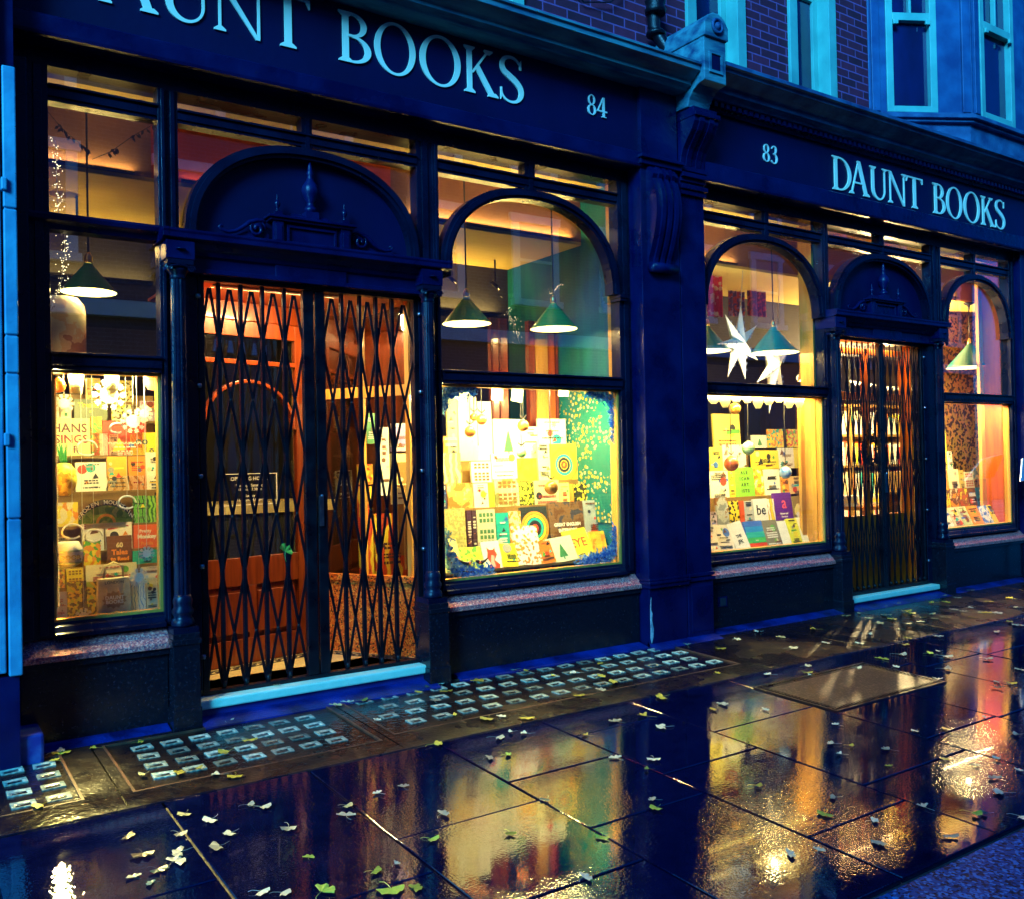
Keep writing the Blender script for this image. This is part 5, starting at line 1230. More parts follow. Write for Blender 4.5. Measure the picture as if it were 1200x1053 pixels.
row(L2, .53, (566, 561), (520, 676), [
 (517, 530, 541, 566, 'cream book with grey ribbons at the left of the fourth tier', D(kind='wave', a=CR, b2=YE, c3=(.2,.2,.15), s=14, lean=4, art='none')),
 (553, 540, 576, 566, 'cream book with small coloured squares', D(a=WH, lean=4, art='grid')),
 (577, 531, 606.5, 566, 'plain white book in the centre of the arched window', D(a=WH, lean=4, art='none')),
 (607, 536, 630, 565, 'orange and yellow patterned book in the fourth tier', D(kind='photo', a=YE, b2=OR, c3=(.9,.6,.02), s=24, lean=4, art='none')),
 (631.5, 519, 645.5, 563, 'white and yellow book with small black marks', D(a=(.88,.82,.4), lean=4, art='lines')),
 (646, 520, 677, 563, 'yellow book with an ornate circular pattern', D(a=(.92,.66,.04), lean=4, art='rings'))], 'fourth board of the arched window', 2.96, 4.51, .08, zb=.64)
row(L2, .63, (541, 536), (520, 664), [
 (520, 511, 538, 526, 'small framed brown and yellow card', D(a=(.6,.25,.04), lean=3, art='block')),
 (542, 522, 577, 541, 'white landscape book with blue specks', D(kind='photo', a=WH, b2=WH, c3=(.3,.4,.6), s=22, lean=3, art='none')),
 (525, 466, 537, 540, 'tall cream yellow book at the back left', D(a=(.88,.74,.28), lean=2, art='none')),
 (538, 464, 560, 540, 'tall blank cream book at the back left', D(a=(.9,.84,.55), lean=2, art='none')),
 (561, 470, 577, 540, 'tall blank white book behind the red baubles', D(a=WH, lean=2, art='none')),
 (579, 491, 613, 538, 'broad white book with a little grey twig', D(a=WH, lean=2, art='tree')),
 (614, 500, 630.5, 537, 'narrow white book behind the right red bauble', D(a=WH, lean=2, art='lines')),
 (631.5, 490.6, 664, 536, 'broad white book in front of the teal screen', D(a=(.88,.84,.62), lean=2, art='lines'))], 'rear board of the arched window', 2.96, 4.51, .08, zb=.64)
# timber posts behind the display
for x0, x1, k, nm in ((577, 585, 'wood', 'red varnished post behind the arched window display, leftmost'), (587, 596, 'wood', 'second red varnished post behind the arched window display'), (621, 628, 'wood', 'narrow red post in the middle behind the arched window display'),
                  (629, 643, 'wood_y', 'golden post behind the arched window display'), (645, 651, 'wood_o', 'orange post behind the arched window display'), (652.5, 655, 'wood', 'thin red post next to the leaf patterned screen')):
    a, _ = W(x0, 470, .74); b_, _ = W(x1, 470, .74); mb = MB(); mb.box(a, b_, .74, .79, .05, 2.5); mb.box(a+.008, b_-.008, .734, .74, .3, 2.4)
    tag(mb.build('timber_post', k), nm, 'post')

# ---- star window
row(L3, .14, (648, 634), (836, 966), [
 (833, 615, 845, 648, 'white book with blue spine in the lower left corner of the star window', D(a=WH, lean=18, art='block')),
 (842.5, 615, 862.5, 646, 'cream text covered book with an orange edge', D(a=(.82,.74,.6), lean=22, tilt=2, art='lines')),
 (864, 611, 880, 645, 'white book with black scrawl tilted against its neighbour', D(a=WH, lean=20, tilt=-9, art=T(('THE', .14, .5, .5, BK), ('JFK', .18, .5, .3, BK)))),
 (879, 610, 900, 644, 'book banded in blue, turquoise, green and red', D(a=BL, lean=18, art='bands')),
 (900, 609, 918, 641, 'grey brown book with orange text', D(a=(.22,.20,.14), lean=20, art='lines')),
 (918.5, 610, 928.5, 640, 'slim white book in the front tier of the star window', D(a=WH, lean=20, art='none')),
 (929, 607, 941, 638, 'yellow book with a jug shape', D(a=(.85,.8,.05), lean=18, art='disc')),
 (942, 605, 967, 635, 'large cream book with a small orange square', D(a=(.86,.82,.55), lean=22, art='block'))], 'front board of the star window', 5.35, 6.88, .2)
row(L3, .40, (617, 605), (836, 950), [
 (833, 599, 841, 617, 'lilac card at the left of the second tier', D(a=(.6,.5,.62), lean=6, art='lines')),
 (841.5, 582, 855, 615, 'grey photographic book with a brown corner', D(kind='photo', a=(.25,.28,.30), b2=(.5,.52,.5), c3=(.35,.16,.04), s=16, lean=6, art='none')),
 (856, 586, 867.5, 614, 'yellow and black poster like book', D(kind='leafy', a=YE, b2=BK, c3=YE, s=30, lean=6, art='none')),
 (868, 586, 873, 610, 'red spine in the second tier of the star window', D(a=(.8,.1,.02), lean=4, art='none')),
 (873.5, 586, 884.5, 610, 'grey book with fine red text', D(a=(.5,.5,.46), lean=6, art='lines')),
 (885, 583.6, 901, 610, 'white book with big black letters', D(a=WH, lean=6, art=T(('be', .62, .5, .5, BK),))),
 (901.5, 583.6, 909, 610, 'yellow and orange rainbow book', D(kind='wave', a=YE, b2=OR, c3=WH, s=12, lean=6, art='none')),
 (909.5, 576.5, 930, 609, 'purple book with a pink letter', D(a=PU, lean=8, art=T(('a', .62, .55, .62, (.85,.12,.2)), ('Rooms and', .09, .5, .24, WH), ('Romance', .09, .5, .13, WH)))),
 (931, 580, 952, 606, 'sepia book with an old cream car', D(a=(.28,.2,.06), lean=6, art='car'))], 'second board of the star window', 5.35, 6.88, .13, zb=.62)
row(L3, .57, (583, 577), (836, 950), [
 (832.5, 551, 855, 582, 'white book with yellow ball and red triangle', D(a=WH, lean=5, art='disc')),
 (855.6, 549, 862, 586, 'yellow spine left of the green book', D(a=YE, lean=4, art='lines')),
 (862.5, 547, 885, 583, 'green book with black capitals set in a grid', D(a=(.25,.62,.05), lean=5, art=T(('A L E', .15, .5, .82, BK), ('I C A N', .15, .5, .61, BK), ('A R T', .15, .5, .40, BK), ('I S T S', .15, .5, .19, BK)))),
 (886, 548, 896, 579, 'orange illustrated book beside the green one', D(kind='photo', a=OR, b2=YE, c3=WH, s=26, lean=5, art='none')),
 (897, 549, 915, 579, 'plain white book in the third tier of the star window', D(a=(.86,.84,.68), lean=5, art='lines')),
 (915.5, 558, 925, 579, 'orange and yellow card behind the blue bauble', D(a=OR, lean=5, art='disc')),
 (925.5, 557, 945, 580, 'sand coloured book with orange capitals', D(a=(.85,.55,.2), lean=5, art='lines')),
 (945.5, 557, 952, 582, 'orange red spine at the right of the third tier', D(a=(.8,.2,.03), lean=4, art='none'))], 'third board of the star window', 5.35, 6.88, .12, zb=.63)
row(L3, .72, (551, 547), (836, 950), [
 (833, 524, 847.5, 551, 'yellow wrapped book at the left of the fourth tier', D(a=(.88,.76,.1), lean=4, art='none')),
 (848, 521, 875, 551, 'white and black photographic book behind the red bauble', D(kind='photo', a=WH, b2=WH, c3=(.2,.15,.1), s=14, lean=4, art='none')),
 (882, 527, 913, 549, 'wide yellow book with fine brown script', D(a=(.9,.74,.06), lean=4, art='lines')),
 (914, 525, 931, 549, 'plain white book in the fourth tier of the star window', D(a=WH, lean=4, art='none')),
 (931.5, 525, 951, 549, 'plain yellow book in the fourth tier of the star window', D(a=(.88,.72,.08), lean=4, art='lines'))], 'fourth board of the star window', 5.35, 6.88, .10, zb=.64)
row(L3, .86, (526, 524), (836, 950), [
 (837, 485, 868, 526, 'tall yellow book with an arched drawing', D(a=(.86,.72,.14), lean=3, art='block')),
 (882, 510, 899, 526, 'white card with a dark fir tree', D(a=(.8,.78,.6), lean=3, art='tree')),
 (901, 503, 918.5, 526, 'yellow book with coloured dots, left one', D(kind='leafy', a=YE, b2=OR, c3=TE, s=26, lean=3, art='none')),
 (924, 503, 935, 525, 'yellow book with coloured dots, right one', D(kind='leafy', a=YE, b2=RE, c3=GR, s=28, lean=3, art='none')),
 (935.5, 510, 944, 525, 'red book beside the dotted one', D(a=RE, lean=3, art='none')),
 (945.5, 509, 951, 525, 'small cream book at the top right of the star window', D(a=CR, lean=3, art='none'))], 'rear board of the star window', 5.35, 6.88, .10, zb=.64)

# ---- far window
row(L4, .12, (617, 610), (1108, 1184), [
 (1106, 594, 1119, 617, 'white book at the left of the far window front tier', D(a=WH, lean=26, art='disc')),
 (1119.5, 594, 1130, 616, 'cream book, second in the far window front tier', D(a=CR, lean=26, art='lines')),
 (1130.5, 593, 1141, 615, 'pale green book in the far window front tier', D(a=(.6,.68,.3), lean=26, art='block')),
 (1141.5, 592, 1154, 614, 'orange book in the far window front tier', D(a=OR, lean=26, art='lines')),
 (1154.5, 592, 1165, 613, 'blue and white book in the far window', D(kind='photo', a=(.05,.2,.6), b2=WH, c3=(.1,.3,.7), s=22, lean=26, art='none')),
 (1165.5, 591, 1174, 612, 'yellow book with a black mark in the far window', D(a=YE, lean=26, art='disc')),
 (1174.5, 591, 1184, 611, 'red orange book at the right of the far window', D(a=(.75,.14,.02), lean=26, art='lines'))], 'front board of the far window', 8.78, 10.05, .2)
row(L4, .34, (595, 590), (1108, 1160), [
 (1106, 572, 1115, 595, 'brown orange book in the second tier of the far window, left', D(kind='photo', a=(.5,.15,.03), b2=YE, c3=BR, s=24, lean=10, art='none')),
 (1115.5, 572, 1126, 595, 'orange picture book in the second tier of the far window', D(kind='photo', a=OR, b2=BR, c3=CR, s=20, lean=10, art='none')),
 (1126.5, 571, 1136.5, 594, 'rusty red book in the second tier of the far window', D(kind='photo', a=(.5,.1,.03), b2=(.3,.1,.03), c3=YE, s=24, lean=10, art='none')),
 (1137, 571, 1146, 593, 'dark brown book in the second tier of the far window', D(a=BR, lean=10, art='lines')),
 (1147, 570, 1158.5, 592, 'dark teal book in the second tier of the far window', D(a=(.02,.12,.16), lean=10, art='lines'))], 'second board of the far window', 8.78, 9.95, .12, zb=.62)
row(L4, .50, (573, 570), (1108, 1145), [
 (1104, 550, 1112.5, 573, 'orange and brown book in the third tier of the far window', D(a=(.6,.28,.05), lean=6, art='block')),
 (1113, 549, 1125, 573, 'cream book with dark marks in the third tier of the far window', D(a=CR, lean=6, art='lines')),
 (1125.5, 550, 1131, 572, 'thin golden book in the third tier of the far window', D(a=(.6,.45,.1), lean=6, art='none')),
 (1131.5, 552, 1142, 571, 'cream book with white columns in the third tier of the far window', D(a=(.75,.7,.4), lean=6, art='grid'))], 'third board of the far window', 8.8, 9.9, .12, zb=.63)
row(L4, .64, (550, 549), (1106, 1120), [
 (1102, 503, 1110.5, 550, 'tall yellow book standing at the left of the far window', D(a=(.92,.78,.08), lean=3, art='none')),
 (1112, 528, 1117, 550, 'white book with red edge in the far window', D(a=WH, lean=5, art='none'))], 'rear board of the far window', 8.8, 9.9, .10, zb=.63)

# ================================================================== ORNAMENTS
def bauble(px, py, rpx, y, mat, lab, ztop=1.90, ribbon='cord'):
    x, z = W(px, py, y); r = W(px+rpx, py, y)[0]-x; r *= .8
    t = thing('bauble', lab, 'bauble', (x, y, z))
    mb = MB(); mb.ball((0, 0, 0), r, 20, 14); mb.build('glass_ball', mat, t)
    mb = MB(); mb.lathe([(r*.25, r*.93), (r*.25, r*1.12), (.003, r*1.14)], 0, 0, 10); mb.build('cap', 'brass', t)
    mb = MB(); mb.tube([(0, 0, r*1.1), (0, 0, ztop-z)], .0035, 5)
    for s in (-1, 1): mb.poly([(0, r*1.15), (s*.028, r*1.15+.02), (s*.03, r*1.15+.034), (s*.004, r*1.15+.012)], -.003, .001)
    mb.build('ribbon', ribbon, t); return t
bauble(551, 506, 7, .20, 'red_b', 'lowest red bauble of the trio at the left of the arched window')
bauble(564.5, 492, 6.5, .24, 'red_b', 'right red bauble of the trio at the left of the arched window')
bauble(555.5, 489, 5, .30, 'red_b', 'small red bauble behind the other two in the arched window')
bauble(613, 499, 7, .20, 'red_b', 'single red bauble near the middle of the arched window')
bauble(646, 571, 8, .12, 'gold_b', 'gold bauble on a long black ribbon in the arched window')
bauble(611, 530, 6, .3, 'green_b', 'white and green bauble below the single red one')
bauble(857, 543, 7.5, .14, 'red_b', 'red bauble in the star window')
bauble(877, 525, 6.5, .18, 'green_b', 'white and green bauble in the star window')
bauble(920.5, 553, 6, .12, 'blue_b', 'blue and white bauble in the star window')
bauble(861, 479, 6, .2, 'gold_b', 'gold bauble near the top of the star window')
bauble(68, 452, 12, .08, 'red_b', 'large red lantern shaped bauble in the top corner of the narrow window')

def hangcard(px, py, w, h, y, lab, mat='paper_b', rot=0, ztop=1.90, n=0):
    x, z = W(px, py, y); t = thing('hanging_card', lab, 'paper tag', (x, y, z)); t.rotation_euler = (0, R(rot), 0)
    mb = MB()
    if n: mb.poly([(w/2*math.cos(2*PI*i/n+.3), h/2*math.sin(2*PI*i/n+.3)) for i in range(n)], -.002, .002)
    else: mb.box(-w/2, w/2, -.004, .004, -h/2, h/2)
    mb.build('card', mat, t)
    mb = MB()
    for k in range(3): mb.box(-w*.3, w*.3, -.0055 if not n else -.003, -.0042 if not n else -.0021, h*(.05+k*.1), h*(.05+k*.1)+.005)
    mb.build('card_print', cover('plain', (.35, .25, .08)), t)
    mb = MB(); mb.tube([(0, 0, h/2), (0, 0, max(ztop-z, h/2+.01))], .0015, 4); mb.build('thread', 'white_cord', t); return t
hangcard(541, 463, .085, .09, .16, 'tilted cream tag hanging at the top left of the arched window', rot=22)
hangcard(582.5, 461, .09, .10, .16, 'yellowish tag hanging at the top of the arched window', rot=2)
hangcard(606, 462, .09, .11, .16, 'grey cream tag hanging right of the yellowish one', rot=8)
hangcard(660, 459, .09, .07, .16, 'cream tag hanging before the leaf patterned screen', rot=-3)
hangcard(178, 447, .085, .11, .08, 'pinkish octagonal tag at the top right of the narrow window', pmat('pink_card', (.75, .38, .25), .6), n=8)
for q, (px, py, lab) in enumerate(((89, 448, 'paper cup lantern with a checked rim, left of two'), (131, 444, 'paper cup lantern with a checked rim, right of two'))):
    x, z = W(px, py, .12); t = thing('paper_lantern', lab, 'paper lantern', (x, .12, z))
    mb = MB(); mb.lathe([(.032, -.06), (.040, .055)], 0, 0, 18); mb.build('lantern_body', 'paper_b', t)
    mb = MB()
    for k in range(3): mb.lathe([(.0385+k*.0007, .018+k*.014), (.0388+k*.0007, .021+k*.014)], 0, 0, 18, cap=False)
    for k in range(12): mb.box(.039*math.cos(k*PI/6)-.001, .039*math.cos(k*PI/6)+.001, .039*math.sin(k*PI/6)-.001, .039*math.sin(k*PI/6)+.001, .015, .053)
    mb.build('check_rim', 'ink', t)
    mb = MB(); mb.tube([(0, 0, .055), (0, 0, 1.9-z)], .0015, 4); mb.build('thread', 'white_cord', t)

def snowflake(px, py, r, y, lab, txt=None, ztop=1.9):
    x, z = W(px, py, y); t = thing('paper_snowflake', lab, 'paper snowflake', (x, y, z))
    mb = MB(); arms = 10
    for k in range(arms):
        a = 2*PI*k/arms; d = Vector((math.cos(a), 0, math.sin(a))); p0 = d*r*.45; p1 = d*r; mb.bar(p0, p1, .007, .002)
        for u in (.66, .82):
            for s in (-1, 1):
                b_ = a+s*.8; mb.bar(d*r*u, d*r*u+Vector((math.cos(b_), 0, math.sin(b_)))*r*.22, .006, .002)
    mb.build('snowflake_arms', 'paper', t)
    mb = MB(); mb.poly([(r*.55*math.cos(2*PI*i/18), r*.55*math.sin(2*PI*i/18)) for i in range(18)], -.003, .0); mb.build('disc', 'paper', t)
    if txt: text(txt, r*.26, cover('plain', (.45, .32, .08)), t, (0, -.0035, 0), line=.8)
    mb = MB(); mb.tube([(0, 0, r), (0, 0, max(r+.01, ztop-z))], .0012, 4); mb.build('thread', 'white_cord', t)
snowflake(128, 463, .085, .13, 'round snowflake sign with lettering in the narrow window', 'DAUNT\nBOOKS')
snowflake(156, 494, .065, .13, 'larger paper snowflake in the middle right of the narrow window')
snowflake(169, 485, .045, .12, 'small paper snowflake at the upper right of the narrow window')
snowflake(172, 648, .04, .09, 'paper snowflake over the teal book')
snowflake(75, 473, .05, .12, 'paper snowflake at the upper left of the narrow window')
snowflake(163, 676, .05, .085, 'paper snowflake above the white swirl book')
snowflake(98, 722, .045, .085, 'paper snowflake on the sill of the narrow window')
# printed cotton bag
x, z = W(134, 700, .105); z = .607
t = thing('tote_bag', 'beige printed bag with a brown emblem at the bottom of the narrow window', 'bag', (x, .105, z))
mb = MB(); mb.poly([(-.085, .0), (.085, .0), (.088, .09), (.080, .19), (-.080, .19), (-.088, .09)], -.006, .035); mb.build('bag_body', pmat('unbleached_cotton', (.74, .62, .34), .8, (.66, .54, .28), 30, .2, 200), t, bevel=.005)
mb = MB(); n = 26; mb.poly([(.052*(1+.22*(i % 2))*math.cos(2*PI*i/n), .072+.038*(1+.3*(i % 2))*math.sin(2*PI*i/n)) for i in range(n)], -.0085, -.0062); mb.build('emblem', pmat('brown_print', (.42, .24, .07), .7), t)
text('DAUNT\nBOOKS', .027, 'paper', t, (0, -.0092, .072), line=.85, bold=.0008); text('LONDON', .022, 'ink', t, (0, -.0068, .165), bold=.0005)
for k in range(3):
    pass
mb = MB(); mb.tube([(-.05, .012, .19), (-.045, .01, .25), (0, .01, .275), (.045, .01, .25), (.05, .012, .19)], .006, 6); mb.build('bag_handle', 'paper_b', t)
# arched mountain sign
x, z = W(124, 612, .12); t = thing('shop_sign', 'green arched card sign with white lettering on black in the narrow window', 'sign', (x, .12, z))
mb = MB(); A = [(.135*math.cos(PI*k/20), .015+.095*math.sin(PI*k/20)) for k in range(21)]; mb.poly([(.135, 0)]+A+[(-.135, 0)], -.004, .004); mb.build('sign_card', cover('leafy', (.10, .22, .04), (.2, .35, .08), (.4, .45, .12), 20), t)
mb = MB(); mb.strip([(.14*math.cos(R(160)-R(140)*k/16), -.03+.125*math.sin(R(160)-R(140)*k/16)) for k in range(17)], [(.14*math.cos(R(160)-R(140)*k/16), .002+.125*math.sin(R(160)-R(140)*k/16)) for k in range(17)], -.008, -.004); mb.build('banner', 'ink', t)
wd = 'FROZEN MOUNTAIN'
for i, ch in enumerate(wd):
    a = R(157)-R(134)*i/(len(wd)-1)
    if ch != ' ': text(ch, .030, 'paper', t, (.14*math.cos(a), -.0085, -.014+.125*math.sin(a)), (PI/2, -(a-PI/2)*.45, 0), bold=.0006)
mb = MB(); mb.strip([(.05*math.cos(PI*k/14), .0+.05*math.sin(PI*k/14)) for k in range(15)], [(.036*math.cos(PI*k/14), .0+.036*math.sin(PI*k/14)) for k in range(15)], -.007, -.004); mb.build('rainbow', 'wood_y', t)
mb = MB(); mb.box(-.10, .10, -.003, .003, -.03, .0); mb.build('sign_foot', 'paper_b', t)
# pineapple
x, z = W(75, 580, .12); t = thing('pineapple_ornament', 'yellow pineapple ornament with green leaves at the left of the narrow window', 'ornament', (x, .12, z))
mb = MB(); mb.lathe([(.03, 0), (.055, .03), (.066, .08), (.060, .13), (.035, .165), (.01, .175)], 0, 0, 22); mb.build('fruit', cover('leafy', (.55, .35, .02), YE, (.9, .75, .1), 36), t)
mb = MB()
for k in range(16):
    a = k*2.4; s = .3+.7*(k/16); mb.add([(-.010, 0, .16), (.010, 0, .16), (math.cos(a)*.06*s+.004, math.sin(a)*.05*s, .20+.10*(1-abs(s-.5))), (math.cos(a)*.03*s, math.sin(a)*.03*s, .19)], [(0, 1, 2, 3)])
mb.build('leaves', pmat('pineapple_leaf', (.03, .35, .10), .5), t)
# round pot
x, z = W(80, 664, .12); t = thing('painted_pot', 'round cream pot with painted letters at the left of the narrow window', 'pot', (x, .12, z))
mb = MB(); mb.lathe([(.03, 0), (.062, .02), (.075, .06), (.07, .10), (.055, .13), (.05, .135)], 0, 0, 26); mb.build('pot_body', 'paper', t)
text('DOOR', .034, cover('plain', (.5, .42, .05)), t, (0, -.0765, .055), bold=.001)
mb = MB(); mb.lathe([(.076, .085), (.0765, .09), (.074, .095)], 0, 0, 26, cap=False); mb.lathe([(.066, .022), (.0675, .027), (.068, .03)], 0, 0, 26, cap=False); mb.build('painted_lines', cover('plain', (.3, .4, .3)), t)
# paper rings
for px, py, r, lab in ((102, 525, .05, 'big loose paper ring beside the blank white book'), (137, 502, .035, 'small paper loop under the wide red book'), (85, 622, .05, 'wide paper ring at the left of the lower display'), (110, 627, .042, 'paper ring beside the brown tales book'), (149, 588, .045, 'paper ring in front of the green books')):
    x, z = W(px, py, .05); t = thing('paper_ring', lab, 'paper ring', (x, .05, z))
    mb = MB(); mb.tube([(r*math.cos(k*PI/12), .01*math.sin(k), r*.75*math.sin(k*PI/12)) for k in range(22)], .005, 6); mb.build('ring', 'paper', t)
    mb = MB(); mb.tube([(0, 0, r*.75), (0, 0, 1.9-z)], .001, 4); mb.build('thread', 'white_cord', t)

# frosted garlands in the corners of the arched window
def garland(pts, wid, lab, n):
    cxm = sum(p[0] for p in pts)/len(pts); P = [Vector((W(p[0], p[1], .035)[0], .035, W(p[0], p[1], .035)[1])) for p in pts]
    t = thing('frosted_garland', lab, 'garland', P[0])
    mb = MB(); mb.tube(P, .006, 5); mb.build('wire', 'cord', t)
    mb = MB()
    for k in range(n):
        u = random.random()*(len(P)-1); i = int(u); c = P[i].lerp(P[min(i+1, len(P)-1)], u-i)
        c = c+Vector((random.gauss(0, wid*.45), random.uniform(-.012, .02), random.gauss(0, wid*.45)))
        c.x = max(c.x, 2.975); c.x = min(c.x, 4.475); c.z = min(max(c.z, .615), 1.885)
        a = random.uniform(0, 2*PI); L = random.uniform(.022, .05); w = L*.16; d = Vector((math.cos(a), random.uniform(-.3, .3), math.sin(a))); s = Vector((-math.sin(a), 0, math.cos(a)))
        mb.add([c, c+d*L*.5+s*w, c+d*L, c+d*L*.5-s*w], [(0, 1, 2, 3)])
    mb.build('foliage', 'fir', t); fix(t)
garland([(519, 625), (524, 650), (535, 668), (560, 670), (578, 670)], .045, 'blue frosted foliage in the lower left corner of the arched window', 900)
garland([(724, 620), (724, 640), (712, 652), (695, 655), (680, 660)], .045, 'blue frosted foliage in the lower right corner of the arched window', 900)
garland([(516, 480), (520, 462), (535, 458), (556, 456)], .04, 'blue frosted foliage in the upper left corner of the arched window', 600)
garland([(690, 460), (705, 463), (718, 470), (721, 490), (724, 515)], .04, 'blue frosted foliage in the upper right corner of the arched window', 700)
# small birds perched on the lower left foliage
for px, py, s, lab in ((545, 660, 1, 'red breasted bird at the left on the frosted foliage'), (566, 658, -1, 'red breasted bird at the right on the frosted foliage')):
    x, z = W(px, py, .03); t = thing('bird_ornament', lab, 'bird ornament', (x, .03, z))
    mb = MB(); mb.tube([(-.045*s, 0, .03), (-.02*s, 0, .012), (.01*s, 0, 0), (.035*s, 0, .004), (.05*s, 0, .014), (.062*s, 0, .016)], .01, 10, rad=[.003, .008, .015, .014, .011, .001]); mb.build('bird_body', 'riser', t)
    mb = MB(); mb.ball((.03*s, -.007, .0), .011, 10, 6); mb.build('breast', 'red_b', t)

# paper stars
def star(px, py, R1, y, lab, n=7, rot=0, sx=1, mat=None, r2=.30, ztop=3.07):
    x, z = W(px, py, y); t = thing('paper_star', lab, 'paper star', (x, y, z)); t.rotation_euler = (0, R(rot), R(12))
    mb = MB(); vs = [(0, -.07, 0), (0, .07, 0)]
    for k in range(2*n):
        a = PI*k/n+PI/2; rr = R1*(1 if k % 2 == 0 else r2)*(1+.08*math.sin(k*2.2)); vs.append((rr*math.cos(a)*sx, 0, rr*math.sin(a)))
    fs = []
    for k in range(2*n):
        k2 = (k+1) % (2*n); fs += [(0, 2+k2, 2+k), (1, 2+k, 2+k2)]
    mb.add(vs, fs); mb.build('star_body', mat or 'star', t, recalc=True)
    mb = MB()
    for k in range(n):
        a = 2*PI*k/n+PI/2
        for u in (.35, .52, .68):
            c = Vector((math.cos(a)*R1*u*sx, -.07*(1-u)-.004, math.sin(a)*R1*u)); q = R1*.035*(1.2-u)
            for j in range(4):
                b_ = j*PI/2+.3; mb.bar(c, c+Vector((math.cos(b_)*q*1.6, -.002, math.sin(b_)*q*1.6)), q*.9, .002)
    mb.build('star_print', cover('plain', (.12, .16, .35)), t)
    mb = MB(); mb.tube([(0, 0, R1*.9), (0, 0, ztop-z)], .003, 5)
    mb.build('flex', 'white_cord', t); return t
M['star'] = pmat('printed_star_paper', (.90, .90, .82), .6, (.85, .85, .75), 12); M['star2'] = pmat('brown_star_paper', (.45, .24, .09), .6, (.55, .3, .1), 12)
star(866, 403, .36, .40, 'large printed paper star left of the turquoise lamp', 7, 8)
star(906, 430, .43, .50, 'tall paper star behind the turquoise lamp', 6, 12, .7)
star(945, 432, .24, .42, 'dim brown paper star near the far side of the star window', 5, 20, .9, M['star2'])
# strings of fairy lights
def fairy(pts, lab, n, spread=.01, y=.2):
    P = [Vector((W(p[0], p[1], p[2] if len(p) > 2 else y)[0], p[2] if len(p) > 2 else y, W(p[0], p[1], p[2] if len(p) > 2 else y)[1])) for p in pts]
    t = thing('fairy_lights', lab, 'fairy lights', P[0])
    mb = MB(); mb.tube(P, .0015, 4); mb.build('wire', 'white_cord', t)
    mb = MB()
    for k in range(n):
        u = (k+random.random()*.7)/n*(len(P)-1); i = min(int(u), len(P)-2); c = P[i].lerp(P[i+1], u-i)+Vector((random.gauss(0, spread), random.gauss(0, spread*.5), random.gauss(0, spread)))
        r = random.uniform(.0014, .0032); mb.add([c+Vector(v)*r for v in ((1,0,0),(-1,0,0),(0,1,0),(0,-1,0),(0,0,1),(0,0,-1))], [(0,2,4),(2,1,4),(1,3,4),(3,0,4),(2,0,5),(1,2,5),(3,1,5),(0,3,5)])
    mb.build('light_beads', 'fairy', t); fix(t)
fairy([(65, 165), (66, 200), (68, 240), (70, 262), (76, 275), (76, 300), (72, 326)], 'tangled column of fairy lights at the left of the narrow window', 170, .014, .12)
fairy([(56, 372), (66, 345), (74, 325)], 'short run of fairy lights beside the left lamp', 24, .01, .2)
fairy([(828, 250), (870, 268), (905, 278), (935, 270), (965, 262)], 'net of fairy lights across the top of the star window', 120, .035, .6)
fairy([(970, 265), (1000, 290), (1030, 296), (1060, 300), (1085, 312)], 'fairy lights above the far doorway', 130, .05, .35)
fairy([(903, 250), (925, 262), (950, 268), (968, 270)], 'cluster of fairy lights in the top right pane of the star window', 60, .02, .35)
fairy([(645, 345), (655, 335), (690, 328), (700, 320)], 'fairy lights looped over the teal wall', 60, .012, .7)
fairy([(595, 365), (600, 375), (604, 385), (608, 400)], 'fairy lights hanging between the two green lamps', 50, .03, 1.0)
# paper garland wires in the top of the narrow window
for pts, lab in (([(55, 130), (70, 148), (90, 166), (104, 176)], 'dark leaf garland falling from the left in the narrow window'), ([(108, 187), (130, 178), (155, 160), (180, 146)], 'dark leaf garland rising to the right in the narrow window')):
    P = [Vector((W(a, b_, .22)[0], .22, W(a, b_, .22)[1])) for a, b_ in pts]; t = thing('leaf_garland', lab, 'garland', P[0])
    mb = MB(); mb.tube(P, .002, 5); mb.build('wire', 'cord', t)
    mb = MB()
    for k in range(16):
        u = random.choice([.9, 1.1, 1.3, 1.7, 2.1, 2.3, 2.6, 2.9])+random.uniform(-.1, .1); i = min(int(u), 2); c = P[i].lerp(P[i+1], u-i); a = random.uniform(-2.6, -.5); L = .035
        d = Vector((math.cos(a), 0, math.sin(a))); s = Vector((-d.z, .2, d.x)); mb.add([c, c+d*L*.5+s*.008, c+d*L, c+d*L*.5-s*.008], [(0, 1, 2, 3)])
    mb.build('leaves', 'cord', t); fix(t)
# scalloped paper bunting in the star window
x0, z0 = W(829, 466, .07); x1, z1 = W(942, 470, .07); t = thing('paper_bunting', 'yellow scalloped paper bunting along the top of the star window display', 'bunting', ((x0+x1)/2, .07, 1.89))
for k in range(9):
    a = x0+(x1-x0)*k/9; w = (x1-x0)/9; h = .075+.03*math.sin(k*1.9); mb = MB(); mb.poly([(a, 1.89), (a+.01, 1.89-h*.6), (a+w*.3, 1.89-h), (a+w*.75, 1.89-h*.95), (a+w*.98, 1.89-h*.5), (a+w, 1.89)], .066, .070); mb.build('pennant', 'paper_b', t)
mb = MB(); mb.tube([(x0, .06, 1.892), (x1, .06, 1.892)], .003, 5); mb.build('string', 'white_cord', t); fix(t)
